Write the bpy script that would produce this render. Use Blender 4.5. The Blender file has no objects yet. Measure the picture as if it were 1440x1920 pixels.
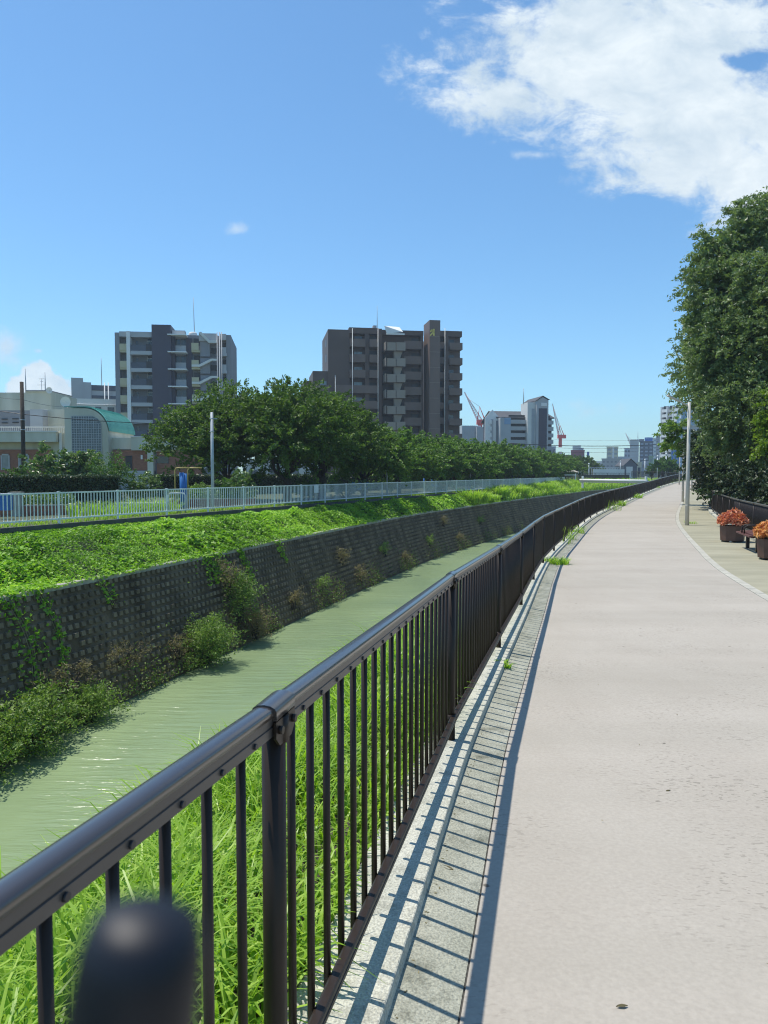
import bpy, math, random
import numpy as np
from mathutils import Vector

R = math.radians
rng = np.random.default_rng(7)
random.seed(7)
scene = bpy.context.scene
COL = scene.collection

# ------------------------------------------------------------------ camera, light, exposure
EYE = 1.55
PITCH = 2.9
FPX = 1442.0                       # focal length in photo pixels (photo 1440 x 1920)
cam_d = bpy.data.cameras.new('camera')
cam = bpy.data.objects.new('camera', cam_d)
COL.objects.link(cam)
cam.location = (0, 0, EYE)
cam.rotation_euler = (R(90 - PITCH), 0, 0)
cam_d.sensor_fit = 'HORIZONTAL'
cam_d.sensor_width = 36.0
cam_d.lens = 36.0 * FPX / 1440.0
cam_d.clip_start = 0.01
cam_d.clip_end = 6000
cam_d.dof.use_dof = True
cam_d.dof.focus_distance = 6.0
cam_d.dof.aperture_fstop = 15.0
scene.cycles.filter_width = 1.1
scene.camera = cam

TO_SUN = Vector((-0.352, 0.200, 1.08)).normalized()
SUN_EL = math.asin(TO_SUN.z)
sun_d = bpy.data.lights.new('sun', 'SUN')
sun_d.energy = 4.8
sun_d.angle = R(0.5)
sun_d.color = (1.0, 0.94, 0.85)
sun = bpy.data.objects.new('sun', sun_d)
COL.objects.link(sun)
sun.rotation_euler = TO_SUN.to_track_quat('Z', 'Y').to_euler()

scene.view_settings.view_transform = 'Standard'
scene.view_settings.look = 'None'
scene.view_settings.exposure = 0.14
scene.view_settings.gamma = 1.0
scene.view_settings.use_curve_mapping = False

_ca, _sa = math.cos(R(PITCH)), math.sin(R(PITCH))
def ray(px, py):
    """direction through a photo pixel, world axes (x right, y ahead, z up)"""
    a = (px - 720.0) / FPX
    b = (960.0 - py) / FPX
    return np.array((a, _ca + b * _sa, -_sa + b * _ca))
def at(px, py, Y):
    d = ray(px, py)
    return np.array((0, 0, EYE)) + d * (Y / d[1])
def on_z(px, py, z):
    d = ray(px, py)
    return np.array((0, 0, EYE)) + d * ((z - EYE) / d[2])

# world: Nishita sky with clouds
world = bpy.data.worlds.new('World')
scene.world = world
world.use_nodes = True
wn, wl = world.node_tree.nodes, world.node_tree.links
wn.clear()
def wnode(t, **kw):
    n = wn.new(t)
    for k, v in kw.items():
        setattr(n, k, v)
    return n
def wmath(op, a, b=None, c=None, clamp=False):
    n = wnode('ShaderNodeMath', operation=op, use_clamp=clamp)
    for i, v in enumerate((a, b, c)):
        if v is None: continue
        if isinstance(v, (int, float)): n.inputs[i].default_value = v
        else: wl.new(v, n.inputs[i])
    return n.outputs[0]
sky = wnode('ShaderNodeTexSky', sky_type='NISHITA', sun_disc=False)
sky.sun_elevation = SUN_EL
sky.sun_rotation = math.atan2(TO_SUN.x, TO_SUN.y)
sky.altitude = 0
sky.air_density = 1.0
sky.dust_density = 0.4
sky.ozone_density = 3.0
tc = wnode('ShaderNodeTexCoord')
sep = wnode('ShaderNodeSeparateXYZ')
wl.new(tc.outputs['Generated'], sep.inputs[0])
ysafe = wmath('MAXIMUM', sep.outputs['Y'], 0.02)
gx = wmath('DIVIDE', sep.outputs['X'], ysafe)
gz = wmath('DIVIDE', sep.outputs['Z'], ysafe)
comb = wnode('ShaderNodeCombineXYZ')
wl.new(gx, comb.inputs[0]); wl.new(gz, comb.inputs[1])
# warp the placement coordinates with coarse noise so no ellipse edge shows
def wnoise(scale, detail, rough=0.55, dist=0.0, vec=None, off=(0, 0, 0), stretch=(1, 1, 1)):
    mp = wnode('ShaderNodeMapping')
    mp.inputs['Location'].default_value = off
    mp.inputs['Scale'].default_value = stretch
    wl.new(vec if vec is not None else comb.outputs[0], mp.inputs[0])
    n = wnode('ShaderNodeTexNoise')
    n.inputs['Scale'].default_value = scale
    n.inputs['Detail'].default_value = detail
    n.inputs['Roughness'].default_value = rough
    n.inputs['Distortion'].default_value = dist
    wl.new(mp.outputs[0], n.inputs['Vector'])
    return n
wn1 = wnoise(5.0, 3, 0.5)
sub = wnode('ShaderNodeVectorMath', operation='SUBTRACT')
wl.new(wn1.outputs['Color'], sub.inputs[0]); sub.inputs[1].default_value = (0.5, 0.5, 0.5)
scl = wnode('ShaderNodeVectorMath', operation='SCALE')
wl.new(sub.outputs[0], scl.inputs[0]); scl.inputs['Scale'].default_value = 0.10
wadd = wnode('ShaderNodeVectorMath', operation='ADD')
wl.new(comb.outputs[0], wadd.inputs[0]); wl.new(scl.outputs[0], wadd.inputs[1])
def lobe(px, py, rx, ry, gain, vec):
    d = ray(px, py)
    s = wnode('ShaderNodeVectorMath', operation='SUBTRACT')
    wl.new(vec, s.inputs[0]); s.inputs[1].default_value = (d[0] / d[1], d[2] / d[1], 0)
    m = wnode('ShaderNodeVectorMath', operation='MULTIPLY')
    wl.new(s.outputs[0], m.inputs[0]); m.inputs[1].default_value = (FPX / rx, FPX / ry, 0)
    l = wnode('ShaderNodeVectorMath', operation='LENGTH')
    wl.new(m.outputs[0], l.inputs[0])
    return wmath('MULTIPLY', wmath('SUBTRACT', 1.0, l.outputs['Value']), gain)
BIG = [(1020, 105, 180, 90, .75), (865, 160, 110, 70, .42), (1405, 385, 120, 70, .7), (1180, 330, 120, 40, .35), (1190, 95, 400, 175, 1.0), (930, 165, 185, 90, .58), (1330, 235, 300, 150, .95), (1440, 330, 190, 130, .8), (945, 15, 70, 50, .45)]
acc = None
for e in BIG:
    o = lobe(*e, wadd.outputs[0])
    acc = o if acc is None else wmath('MAXIMUM', acc, o)
hole = lobe(1385, 118, 62, 26, .6, wadd.outputs[0])
acc = wmath('SUBTRACT', acc, wmath('MAXIMUM', hole, 0.0))
fb = wnoise(13.0, 10, 0.66, 0.25, off=(3.1, 1.7, 0), stretch=(1, 1.5, 1))
dens_big = wmath('ADD', acc, wmath('MULTIPLY', wmath('SUBTRACT', fb.outputs['Fac'], 0.50), 1.75))
mr = wnode('ShaderNodeMapRange', interpolation_type='SMOOTHSTEP')
mr.inputs['From Min'].default_value = 0.0; mr.inputs['From Max'].default_value = 0.52
wl.new(dens_big, mr.inputs['Value'])
dens = mr.outputs[0]
SMALL = [(443, 430, 34, 20, .55), (8, 650, 60, 52, .7), (1125, 772, 95, 26, .42), (1000, 290, 60, 12, .5), (1095, 330, 45, 40, .3), (72, 658, 14, 7, .6)]
acc2 = None
for e in SMALL:
    o = lobe(e[0], e[1], e[2], e[3], e[4], comb.outputs[0])
    acc2 = o if acc2 is None else wmath('MAXIMUM', acc2, o)
fb2 = wnoise(34.0, 6, 0.6, 0.2)
d2 = wmath('ADD', acc2, wmath('MULTIPLY', wmath('SUBTRACT', fb2.outputs['Fac'], 0.55), 1.2))
mr2 = wnode('ShaderNodeMapRange', interpolation_type='SMOOTHSTEP')
mr2.inputs['From Min'].default_value = 0.02; mr2.inputs['From Max'].default_value = 0.75
wl.new(d2, mr2.inputs['Value'])
# the cumulus low on the left
CUM = [(70, 705, 42, 32, 1.0), (95, 728, 50, 34, 1.0), (40, 726, 34, 28, 1.0), (140, 745, 40, 20, .7)]
acc3 = None
for e in CUM:
    o = lobe(*e, comb.outputs[0])
    acc3 = o if acc3 is None else wmath('MAXIMUM', acc3, o)
fb3 = wnoise(60.0, 5, 0.6)
d3 = wmath('ADD', acc3, wmath('MULTIPLY', wmath('SUBTRACT', fb3.outputs['Fac'], 0.55), 0.9))
mr3 = wnode('ShaderNodeMapRange', interpolation_type='SMOOTHSTEP')
mr3.inputs['From Min'].default_value = 0.0; mr3.inputs['From Max'].default_value = 0.28
wl.new(d3, mr3.inputs['Value'])
dens = wmath('MAXIMUM', dens, wmath('MAXIMUM', wmath('MULTIPLY', mr2.outputs[0], 0.75), wmath('MULTIPLY', mr3.outputs[0], 0.9)))
front = wmath('GREATER_THAN', sep.outputs['Y'], 0.05)
dens = wmath('MULTIPLY', dens, front)
shade = wnoise(10.0, 8, 0.62, 0.3, off=(9, 4, 0), stretch=(1, 1.6, 1))
cramp = wnode('ShaderNodeValToRGB')
cramp.color_ramp.elements[0].position = 0.32; cramp.color_ramp.elements[0].color = (0.54, 0.66, 0.77, 1)
cramp.color_ramp.elements[1].position = 0.64; cramp.color_ramp.elements[1].color = (0.80, 0.88, 0.93, 1)
wl.new(shade.outputs['Fac'], cramp.inputs['Fac'])
SKY_STRENGTH = 0.14
cl_bg = wnode('ShaderNodeMix', data_type='RGBA', blend_type='MULTIPLY')
cl_bg.inputs['Factor'].default_value = 1.0
wl.new(cramp.outputs['Color'], cl_bg.inputs['A'])
cl_bg.inputs['B'].default_value = (1 / SKY_STRENGTH,) * 3 + (1,)
mixc = wnode('ShaderNodeMix', data_type='RGBA')
wl.new(dens, mixc.inputs['Factor'])
tint = wnode('ShaderNodeMix', data_type='RGBA', blend_type='MULTIPLY')
tint.inputs['Factor'].default_value = 1.0
wl.new(sky.outputs['Color'], tint.inputs['A']); tint.inputs['B'].default_value = (0.70, 1.0, 1.12, 1)
wl.new(tint.outputs['Result'], mixc.inputs['A'])
wl.new(cl_bg.outputs['Result'], mixc.inputs['B'])
bg = wnode('ShaderNodeBackground')
bg.inputs['Strength'].default_value = SKY_STRENGTH
wl.new(mixc.outputs['Result'], bg.inputs['Color'])
wout = wnode('ShaderNodeOutputWorld')
wl.new(bg.outputs[0], wout.inputs['Surface'])

# ------------------------------------------------------------------ materials
MATS = {}
def mat(name, col, rough=0.7, var=0.12, scale=3.0, bump=0.0, bscale=40.0, metal=0.0, spec=0.4, col2=None, stretch=(1, 1, 1), detail=5):
    m = bpy.data.materials.new(name)
    m.use_nodes = True
    n, l = m.node_tree.nodes, m.node_tree.links
    b = n['Principled BSDF']
    b.inputs['Roughness'].default_value = rough
    b.inputs['Metallic'].default_value = metal
    b.inputs['Specular IOR Level'].default_value = spec
    g = n.new('ShaderNodeNewGeometry')
    mp = n.new('ShaderNodeMapping'); mp.inputs['Scale'].default_value = stretch
    l.new(g.outputs['Position'], mp.inputs[0])
    t = n.new('ShaderNodeTexNoise'); t.inputs['Scale'].default_value = scale; t.inputs['Detail'].default_value = detail
    l.new(mp.outputs[0], t.inputs['Vector'])
    r = n.new('ShaderNodeValToRGB')
    c2 = col2 if col2 else tuple(min(1, c * (1 + var)) for c in col)
    c1 = col if col2 else tuple(c * (1 - var) for c in col)
    r.color_ramp.elements[0].position = 0.3; r.color_ramp.elements[0].color = (*c1, 1)
    r.color_ramp.elements[1].position = 0.7; r.color_ramp.elements[1].color = (*c2, 1)
    l.new(t.outputs['Fac'], r.inputs['Fac'])
    l.new(r.outputs['Color'], b.inputs['Base Color'])
    if bump > 0:
        t2 = n.new('ShaderNodeTexNoise'); t2.inputs['Scale'].default_value = bscale; t2.inputs['Detail'].default_value = 4
        l.new(g.outputs['Position'], t2.inputs['Vector'])
        bp = n.new('ShaderNodeBump'); bp.inputs['Strength'].default_value = bump; bp.inputs['Distance'].default_value = 0.02
        l.new(t2.outputs['Fac'], bp.inputs['Height']); l.new(bp.outputs[0], b.inputs['Normal'])
    MATS[name] = m
    return m
def leafmat(name, dark, mid, light, trans=0.35, rough=0.45, spec=0.35):
    """leaf: colour from a per-leaf random attribute, part of the light passes through"""
    m = bpy.data.materials.new(name); m.use_nodes = True
    n, l = m.node_tree.nodes, m.node_tree.links
    b = n['Principled BSDF']; out = n['Material Output']
    a = n.new('ShaderNodeAttribute'); a.attribute_name = 'rnd'
    r = n.new('ShaderNodeValToRGB')
    e = r.color_ramp.elements
    e[0].position = 0.0; e[0].color = (*dark, 1)
    e[1].position = 1.0; e[1].color = (*light, 1)
    k = e.new(0.5); k.color = (*mid, 1)
    l.new(a.outputs['Fac'], r.inputs['Fac'])
    l.new(r.outputs['Color'], b.inputs['Base Color'])
    b.inputs['Roughness'].default_value = rough
    b.inputs['Specular IOR Level'].default_value = spec
    tr = n.new('ShaderNodeBsdfTranslucent')
    hs = n.new('ShaderNodeMix'); hs.data_type = 'RGBA'; hs.blend_type = 'MULTIPLY'; hs.inputs['Factor'].default_value = 1.0
    l.new(r.outputs['Color'], hs.inputs['A']); hs.inputs['B'].default_value = (1.25, 1.35, 0.6, 1)
    l.new(hs.outputs['Result'], tr.inputs['Color'])
    mx = n.new('ShaderNodeMixShader'); mx.inputs['Fac'].default_value = trans
    l.new(b.outputs[0], mx.inputs[1]); l.new(tr.outputs[0], mx.inputs[2]); l.new(mx.outputs[0], out.inputs['Surface'])
    MATS[name] = m
    return m

mat('dark_brown_metal', (0.026, 0.0175, 0.0125), 0.42, 0.08, 6, spec=0.3)
mat('rail_plate_lit', (0.070, 0.060, 0.054), 0.38, 0.1, 8, spec=0.5)  # paler than the other metal: light bounced off the path, put into the colour
mat('rail_cap', (0.034, 0.027, 0.024), 0.32, 0.08, 6, spec=0.6)
_b = MATS['rail_cap'].node_tree.nodes['Principled BSDF']; _b.inputs['Coat Weight'].default_value = .6; _b.inputs['Coat Roughness'].default_value = .18; _b.inputs['Coat IOR'].default_value = 1.7
mat('bolt_metal', (0.55, 0.57, 0.6), 0.3, 0.05, 5, metal=0.8)
mat('black_bolt', (0.025, 0.025, 0.028), 0.4)
mat('white_metal', (0.80, 0.83, 0.83), 0.4, 0.06, 2)
mat('grey_metal', (0.42, 0.46, 0.5), 0.45, 0.08, 2)
mat('lamp_paint', (0.50, 0.48, 0.42), 0.6, 0.06, 2)
mat('black_rubber', (0.005, 0.007, 0.013), 0.5, 0.1, 200, spec=0.4)
mat('soil', (0.05, 0.045, 0.03), 0.95, 0.35, 2.0)
mat('park_soil', (0.16, 0.14, 0.10), 0.95, 0.3, 0.5)
mat('green_soil', (0.030, 0.055, 0.015), 0.95, 0.4, 3.0)
mat('far_land', (0.085, 0.10, 0.05), 0.95, 0.3, 0.05)
mat('coping_concrete', (0.40, 0.38, 0.32), 0.9, 0.25, 2.5, 0.3, 30)
mat('dark_concrete', (0.09, 0.09, 0.08), 0.95, 0.3, 2.0, 0.3, 30)
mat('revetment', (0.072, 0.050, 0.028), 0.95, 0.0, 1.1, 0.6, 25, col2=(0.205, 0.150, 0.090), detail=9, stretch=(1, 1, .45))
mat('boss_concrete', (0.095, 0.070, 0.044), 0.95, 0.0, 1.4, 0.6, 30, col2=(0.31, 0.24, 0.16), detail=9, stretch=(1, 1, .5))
mat('trunk_bark', (0.055, 0.045, 0.035), 0.95, 0.3, 6, 0.6, 20)
mat('dry_stem', (0.28, 0.22, 0.13), 0.9, 0.3, 8)
leafmat('grass_blade', (0.14, 0.25, 0.022), (0.28, 0.46, 0.045), (0.48, 0.62, 0.12), 0.45, 0.38)
leafmat('cover_leaf', (0.09, 0.20, 0.018), (0.25, 0.46, 0.040), (0.48, 0.68, 0.12), 0.38, 0.5)
leafmat('cherry_leaf', (0.042, 0.085, 0.013), (0.088, 0.160, 0.024), (0.18, 0.27, 0.05), 0.36, 0.55)
leafmat('row_leaf', (0.055, 0.11, 0.014), (0.105, 0.20, 0.026), (0.19, 0.30, 0.055), 0.38, 0.5)
leafmat('evergreen_leaf', (0.070, 0.110, 0.040), (0.145, 0.215, 0.080), (0.28, 0.35, 0.16), 0.36, 0.42, 0.5)
leafmat('thicket_shade_leaf', (0.016, 0.032, 0.013), (0.032, 0.058, 0.022), (0.075, 0.115, 0.05), 0.15, 0.45, 0.4)  # shade under the huge tree, put into the leaf colour
leafmat('yellow_leaf', (0.08, 0.15, 0.018), (0.15, 0.24, 0.025), (0.27, 0.35, 0.05), 0.42, 0.45)
leafmat('bush_leaf', (0.05, 0.10, 0.025), (0.11, 0.20, 0.05), (0.28, 0.36, 0.17), 0.3, 0.35, 0.5)
leafmat('bamboo_leaf', (0.04, 0.10, 0.015), (0.07, 0.155, 0.022), (0.13, 0.23, 0.05), 0.35)
leafmat('bank_shrub_leaf', (0.06, 0.12, 0.022), (0.15, 0.25, 0.045), (0.31, 0.41, 0.12), 0.38)
leafmat('dry_leaf', (0.10, 0.085, 0.045), (0.19, 0.165, 0.085), (0.32, 0.28, 0.16), 0.3, 0.7)
leafmat('red_leaf', (0.30, 0.05, 0.03), (0.66, 0.20, 0.11), (0.85, 0.50, 0.36), 0.3, 0.4)
leafmat('orange_leaf', (0.36, 0.09, 0.03), (0.70, 0.29, 0.10), (0.86, 0.60, 0.32), 0.3, 0.4)
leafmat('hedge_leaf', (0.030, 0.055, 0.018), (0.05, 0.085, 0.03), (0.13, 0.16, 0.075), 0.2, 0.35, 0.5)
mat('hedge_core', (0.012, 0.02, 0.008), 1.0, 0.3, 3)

# path: pale worn coating with pits, stains and faint cross bands
def path_mat():
    m = bpy.data.materials.new('path_coating'); m.use_nodes = True
    n, l = m.node_tree.nodes, m.node_tree.links
    b = n['Principled BSDF']; b.inputs['Roughness'].default_value = 0.88; b.inputs['Specular IOR Level'].default_value = 0.25
    g = n.new('ShaderNodeNewGeometry')
    def noise(scale, det=5, st=(1, 1, 1), rough=.55):
        mp = n.new('ShaderNodeMapping'); mp.inputs['Scale'].default_value = st
        l.new(g.outputs['Position'], mp.inputs[0])
        t = n.new('ShaderNodeTexNoise'); t.inputs['Scale'].default_value = scale; t.inputs['Detail'].default_value = det; t.inputs['Roughness'].default_value = rough
        l.new(mp.outputs[0], t.inputs['Vector']); return t
    def ramp(src, p0, c0, p1, c1):
        r = n.new('ShaderNodeValToRGB'); e = r.color_ramp.elements
        e[0].position = p0; e[0].color = (*c0, 1); e[1].position = p1; e[1].color = (*c1, 1)
        l.new(src, r.inputs['Fac']); return r
    def mul(a, bb):
        x = n.new('ShaderNodeMix'); x.data_type = 'RGBA'; x.blend_type = 'MULTIPLY'; x.inputs['Factor'].default_value = 1
        l.new(a, x.inputs['A']); l.new(bb, x.inputs['B']); return x.outputs['Result']
    base = ramp(noise(1.3, 7, (1, .7, 1), .65).outputs['Fac'], .3, (0.372, 0.336, 0.284), .7, (0.410, 0.374, 0.320))
    bands = ramp(noise(0.55, 4, (.12, 1.6, 1)).outputs['Fac'], .35, (0.90, .905, .895), .65, (1.02, 1.02, 1.02))
    fine = ramp(noise(55, 4).outputs['Fac'], .3, (.90, .90, .90), .7, (1.03, 1.03, 1.03))
    c = mul(mul(base.outputs[0], bands.outputs[0]), fine.outputs[0])
    # short scuffs where the coating has flaked, in patches
    sc = ramp(noise(30, 3, (1, 2.2, 1), .5).outputs['Fac'], .585, (1, 1, 1), .64, (.62, .62, .61))
    patch = noise(0.8, 3)
    pr = ramp(patch.outputs['Fac'], .44, (0, 0, 0), .66, (1, 1, 1))
    x = n.new('ShaderNodeMix'); x.data_type = 'RGBA'; x.inputs['A'].default_value = (1, 1, 1, 1)
    l.new(pr.outputs[0], x.inputs['Factor']); l.new(sc.outputs[0], x.inputs['B'])
    c = mul(c, x.outputs['Result'])
    v = n.new('ShaderNodeTexVoronoi'); v.inputs['Scale'].default_value = 3.2; v.inputs['Randomness'].default_value = 1.0
    wv = noise(20, 2); va = n.new('ShaderNodeVectorMath'); va.operation = 'SCALE'; va.inputs['Scale'].default_value = .05
    l.new(wv.outputs['Color'], va.inputs[0]); vb = n.new('ShaderNodeVectorMath'); l.new(g.outputs['Position'], vb.inputs[0]); l.new(va.outputs[0], vb.inputs[1])
    l.new(vb.outputs[0], v.inputs['Vector'])
    pits = ramp(v.outputs['Distance'], .030, (.34, .33, .32), .050, (1, 1, 1))
    c = mul(c, pits.outputs[0])
    l.new(c, b.inputs['Base Color'])
    bp = n.new('ShaderNodeBump'); bp.inputs['Strength'].default_value = .22; bp.inputs['Distance'].default_value = .006
    l.new(noise(70, 5).outputs['Fac'], bp.inputs['Height']); l.new(bp.outputs[0], b.inputs['Normal'])
    MATS['path_coating'] = m
path_mat()
def concrete_mat(name, c0, c1, cd, scale=3.0):
    """weathered concrete: mottled, with dark lichen stains and grit"""
    m = mat(name, c0, 0.92, 0, scale, 0.5, 90, col2=c1)
    n, l = m.node_tree.nodes, m.node_tree.links
    b = n['Principled BSDF']; src = b.inputs['Base Color'].links[0].from_socket
    g = n.new('ShaderNodeNewGeometry')
    t = n.new('ShaderNodeTexNoise'); t.inputs['Scale'].default_value = 6.0; t.inputs['Detail'].default_value = 8; t.inputs['Roughness'].default_value = .7
    l.new(g.outputs['Position'], t.inputs['Vector'])
    r = n.new('ShaderNodeValToRGB'); r.color_ramp.elements[0].position = .5; r.color_ramp.elements[0].color = (0, 0, 0, 1)
    r.color_ramp.elements[1].position = .72; r.color_ramp.elements[1].color = (1, 1, 1, 1)
    l.new(t.outputs['Fac'], r.inputs['Fac'])
    x = n.new('ShaderNodeMix'); x.data_type = 'RGBA'
    l.new(r.outputs[0], x.inputs['Factor']); l.new(src, x.inputs['A']); x.inputs['B'].default_value = (*cd, 1)
    t2 = n.new('ShaderNodeTexNoise'); t2.inputs['Scale'].default_value = 130; t2.inputs['Detail'].default_value = 3
    l.new(g.outputs['Position'], t2.inputs['Vector'])
    r2 = n.new('ShaderNodeValToRGB'); r2.color_ramp.elements[0].position = .3; r2.color_ramp.elements[0].color = (.62, .62, .62, 1)
    r2.color_ramp.elements[1].position = .65; r2.color_ramp.elements[1].color = (1.12, 1.12, 1.12, 1)
    l.new(t2.outputs['Fac'], r2.inputs['Fac'])
    y = n.new('ShaderNodeMix'); y.data_type = 'RGBA'; y.blend_type = 'MULTIPLY'; y.inputs['Factor'].default_value = 1
    l.new(x.outputs['Result'], y.inputs['A']); l.new(r2.outputs[0], y.inputs['B'])
    l.new(y.outputs['Result'], b.inputs['Base Color'])
    return m
concrete_mat('kerb_concrete', (0.44, 0.44, 0.36), (0.58, 0.57, 0.48), (0.25, 0.25, 0.20))
concrete_mat('gutter_concrete', (0.28, 0.285, 0.22), (0.42, 0.42, 0.34), (0.12, 0.125, 0.09))
mat('kerb_stone', (0.40, 0.385, 0.325), 0.85, 0.18, 5, 0.3, 60)
mat('joint_dark', (0.06, 0.058, 0.05), 0.95)
mat('pavement_tan', (0.25, 0.238, 0.165), 0.9, 0.0, 1.3, 0.3, 70, col2=(0.335, 0.315, 0.225), stretch=(.5, 1.6, 1))
def water_mat():
    m = bpy.data.materials.new('river_water'); m.use_nodes = True
    n, l = m.node_tree.nodes, m.node_tree.links
    b = n['Principled BSDF']
    b.inputs['Roughness'].default_value = 0.27; b.inputs['IOR'].default_value = 1.33; b.inputs['Specular IOR Level'].default_value = 0.5
    g = n.new('ShaderNodeNewGeometry')
    def noise(scale, st, det=3, rot=0):
        mp = n.new('ShaderNodeMapping'); mp.inputs['Scale'].default_value = st; mp.inputs['Rotation'].default_value = (0, 0, rot)
        l.new(g.outputs['Position'], mp.inputs[0])
        t = n.new('ShaderNodeTexNoise'); t.inputs['Scale'].default_value = scale; t.inputs['Detail'].default_value = det
        t.inputs['Distortion'].default_value = .3
        l.new(mp.outputs[0], t.inputs['Vector']); return t
    t = noise(0.35, (1, .6, 1), 4)
    r = n.new('ShaderNodeValToRGB')
    r.color_ramp.elements[0].position = .3; r.color_ramp.elements[0].color = (0.172, 0.238, 0.124, 1)
    r.color_ramp.elements[1].position = .7; r.color_ramp.elements[1].color = (0.225, 0.298, 0.152, 1)
    l.new(t.outputs['Fac'], r.inputs['Fac']); l.new(r.outputs[0], b.inputs['Base Color'])
    w = noise(2.2, (.30, 1.9, 1), 3, .12)
    w2 = noise(7.0, (.35, 1.6, 1), 2, -.1)
    gate = noise(.22, (1, .5, 1), 2)
    gr = n.new('ShaderNodeMapRange'); gr.inputs['From Min'].default_value = .4; gr.inputs['From Max'].default_value = .62; gr.inputs['To Min'].default_value = .15
    l.new(gate.outputs['Fac'], gr.inputs['Value'])
    ad = n.new('ShaderNodeMath'); ad.operation = 'MULTIPLY_ADD'; ad.inputs[1].default_value = .35
    l.new(w2.outputs['Fac'], ad.inputs[0]); l.new(w.outputs['Fac'], ad.inputs[2])
    mu = n.new('ShaderNodeMath'); mu.operation = 'MULTIPLY'; l.new(ad.outputs[0], mu.inputs[0]); l.new(gr.outputs[0], mu.inputs[1])
    bp = n.new('ShaderNodeBump'); bp.inputs['Strength'].default_value = 1.0; bp.inputs['Distance'].default_value = .095
    l.new(mu.outputs[0], bp.inputs['Height']); l.new(bp.outputs[0], b.inputs['Normal'])
    MATS['river_water'] = m
water_mat()

# ------------------------------------------------------------------ mesh helpers
class MB:
    def __init__(s): s.v = []; s.f = []; s.mi = []; s.sm = []
    def add(s, vs, fs, mi=0, smooth=False):
        o = len(s.v); s.v.extend([tuple(map(float, p)) for p in vs])
        for f in fs:
            s.f.append(tuple(i + o for i in f)); s.mi.append(mi); s.sm.append(smooth)
    def box(s, x0, x1, y0, y1, z0, z1, mi=0):
        vs = [(x, y, z) for z in (z0, z1) for y in (y0, y1) for x in (x0, x1)]
        s.add(vs, [(0, 2, 3, 1), (4, 5, 7, 6), (0, 1, 5, 4), (2, 6, 7, 3), (0, 4, 6, 2), (1, 3, 7, 5)], mi)
    def obox(s, c, ux, uy, uz, mi=0):
        """box with centre c and half-axis vectors"""
        c, ux, uy, uz = map(np.asarray, (c, ux, uy, uz))
        vs = [c + a * ux + b * uy + d * uz for d in (-1, 1) for b in (-1, 1) for a in (-1, 1)]
        s.add(vs, [(0, 2, 3, 1), (4, 5, 7, 6), (0, 1, 5, 4), (2, 6, 7, 3), (0, 4, 6, 2), (1, 3, 7, 5)], mi)
    def tube(s, pts, rad, seg=8, mi=0, caps=True, smooth=True):
        pts = [np.asarray(p, float) for p in pts]
        if not hasattr(rad, '__len__'): rad = [rad] * len(pts)
        vs = []
        prev = None
        for i, p in enumerate(pts):
            t = pts[min(i + 1, len(pts) - 1)] - pts[max(i - 1, 0)]
            t = t / (np.linalg.norm(t) + 1e-9)
            if prev is None:
                h = np.array((0, 0, 1.)) if abs(t[2]) < .9 else np.array((1., 0, 0))
                a = np.cross(t, h)
            else:
                a = prev - t * np.dot(prev, t)
            a /= np.linalg.norm(a) + 1e-9; prev = a
            b = np.cross(t, a)
            for k in range(seg):
                w = 2 * math.pi * k / seg
                vs.append(p + rad[i] * (math.cos(w) * a + math.sin(w) * b))
        fs = []
        for i in range(len(pts) - 1):
            for k in range(seg):
                k2 = (k + 1) % seg
                fs.append((i * seg + k, i * seg + k2, (i + 1) * seg + k2, (i + 1) * seg + k))
        s.add(vs, fs, mi, smooth)
        if caps:
            n0 = len(s.v) - len(vs)
            s.f.append(tuple(n0 + k for k in reversed(range(seg)))); s.mi.append(mi); s.sm.append(False)
            e = n0 + (len(pts) - 1) * seg
            s.f.append(tuple(e + k for k in range(seg))); s.mi.append(mi); s.sm.append(False)
    def prism(s, poly, y0, y1, mi=0):
        """polygon in (x,z) extruded along y"""
        n = len(poly)
        vs = [(x, y0, z) for x, z in poly] + [(x, y1, z) for x, z in poly]
        fs = [tuple(range(n)), tuple(reversed(range(n, 2 * n)))]
        fs += [(i, i + n, (i + 1) % n + n, (i + 1) % n) for i in range(n)]
        s.add(vs, fs, mi)
    def strip(s, rows, mi=0, smooth=False, closed=False):
        """rows: list of equally long point lists"""
        n = len(rows[0]); vs = [p for r in rows for p in r]; fs = []
        m = n if closed else n - 1
        for i in range(len(rows) - 1):
            for k in range(m):
                k2 = (k + 1) % n
                fs.append((i * n + k, i * n + k2, (i + 1) * n + k2, (i + 1) * n + k))
        s.add(vs, fs, mi, smooth)
    def build(s, name, mats, parent=None, fix=True):
        me = bpy.data.meshes.new(name)
        me.from_pydata(s.v, [], s.f)
        if not isinstance(mats, (list, tuple)): mats = [mats]
        for m in mats: me.materials.append(MATS[m])
        me.polygons.foreach_set('material_index', s.mi)
        me.polygons.foreach_set('use_smooth', s.sm)
        me.update()
        o = bpy.data.objects.new(name, me); COL.objects.link(o)
        if parent is not None: o.parent = parent
        return o
def tag(o, label=None, cat=None, group=None, kind=None):
    if label: o['label'] = label
    if cat: o['category'] = cat
    if group: o['group'] = group
    if kind: o['kind'] = kind
    return o
def thing(name, loc, label, cat, group=None, rz=0.0):
    o = bpy.data.objects.new(name, None); COL.objects.link(o)
    o.location = tuple(map(float, loc)); o.rotation_euler = (0, 0, rz)
    o.empty_display_size = 0.2
    return tag(o, label, cat, group)
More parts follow.
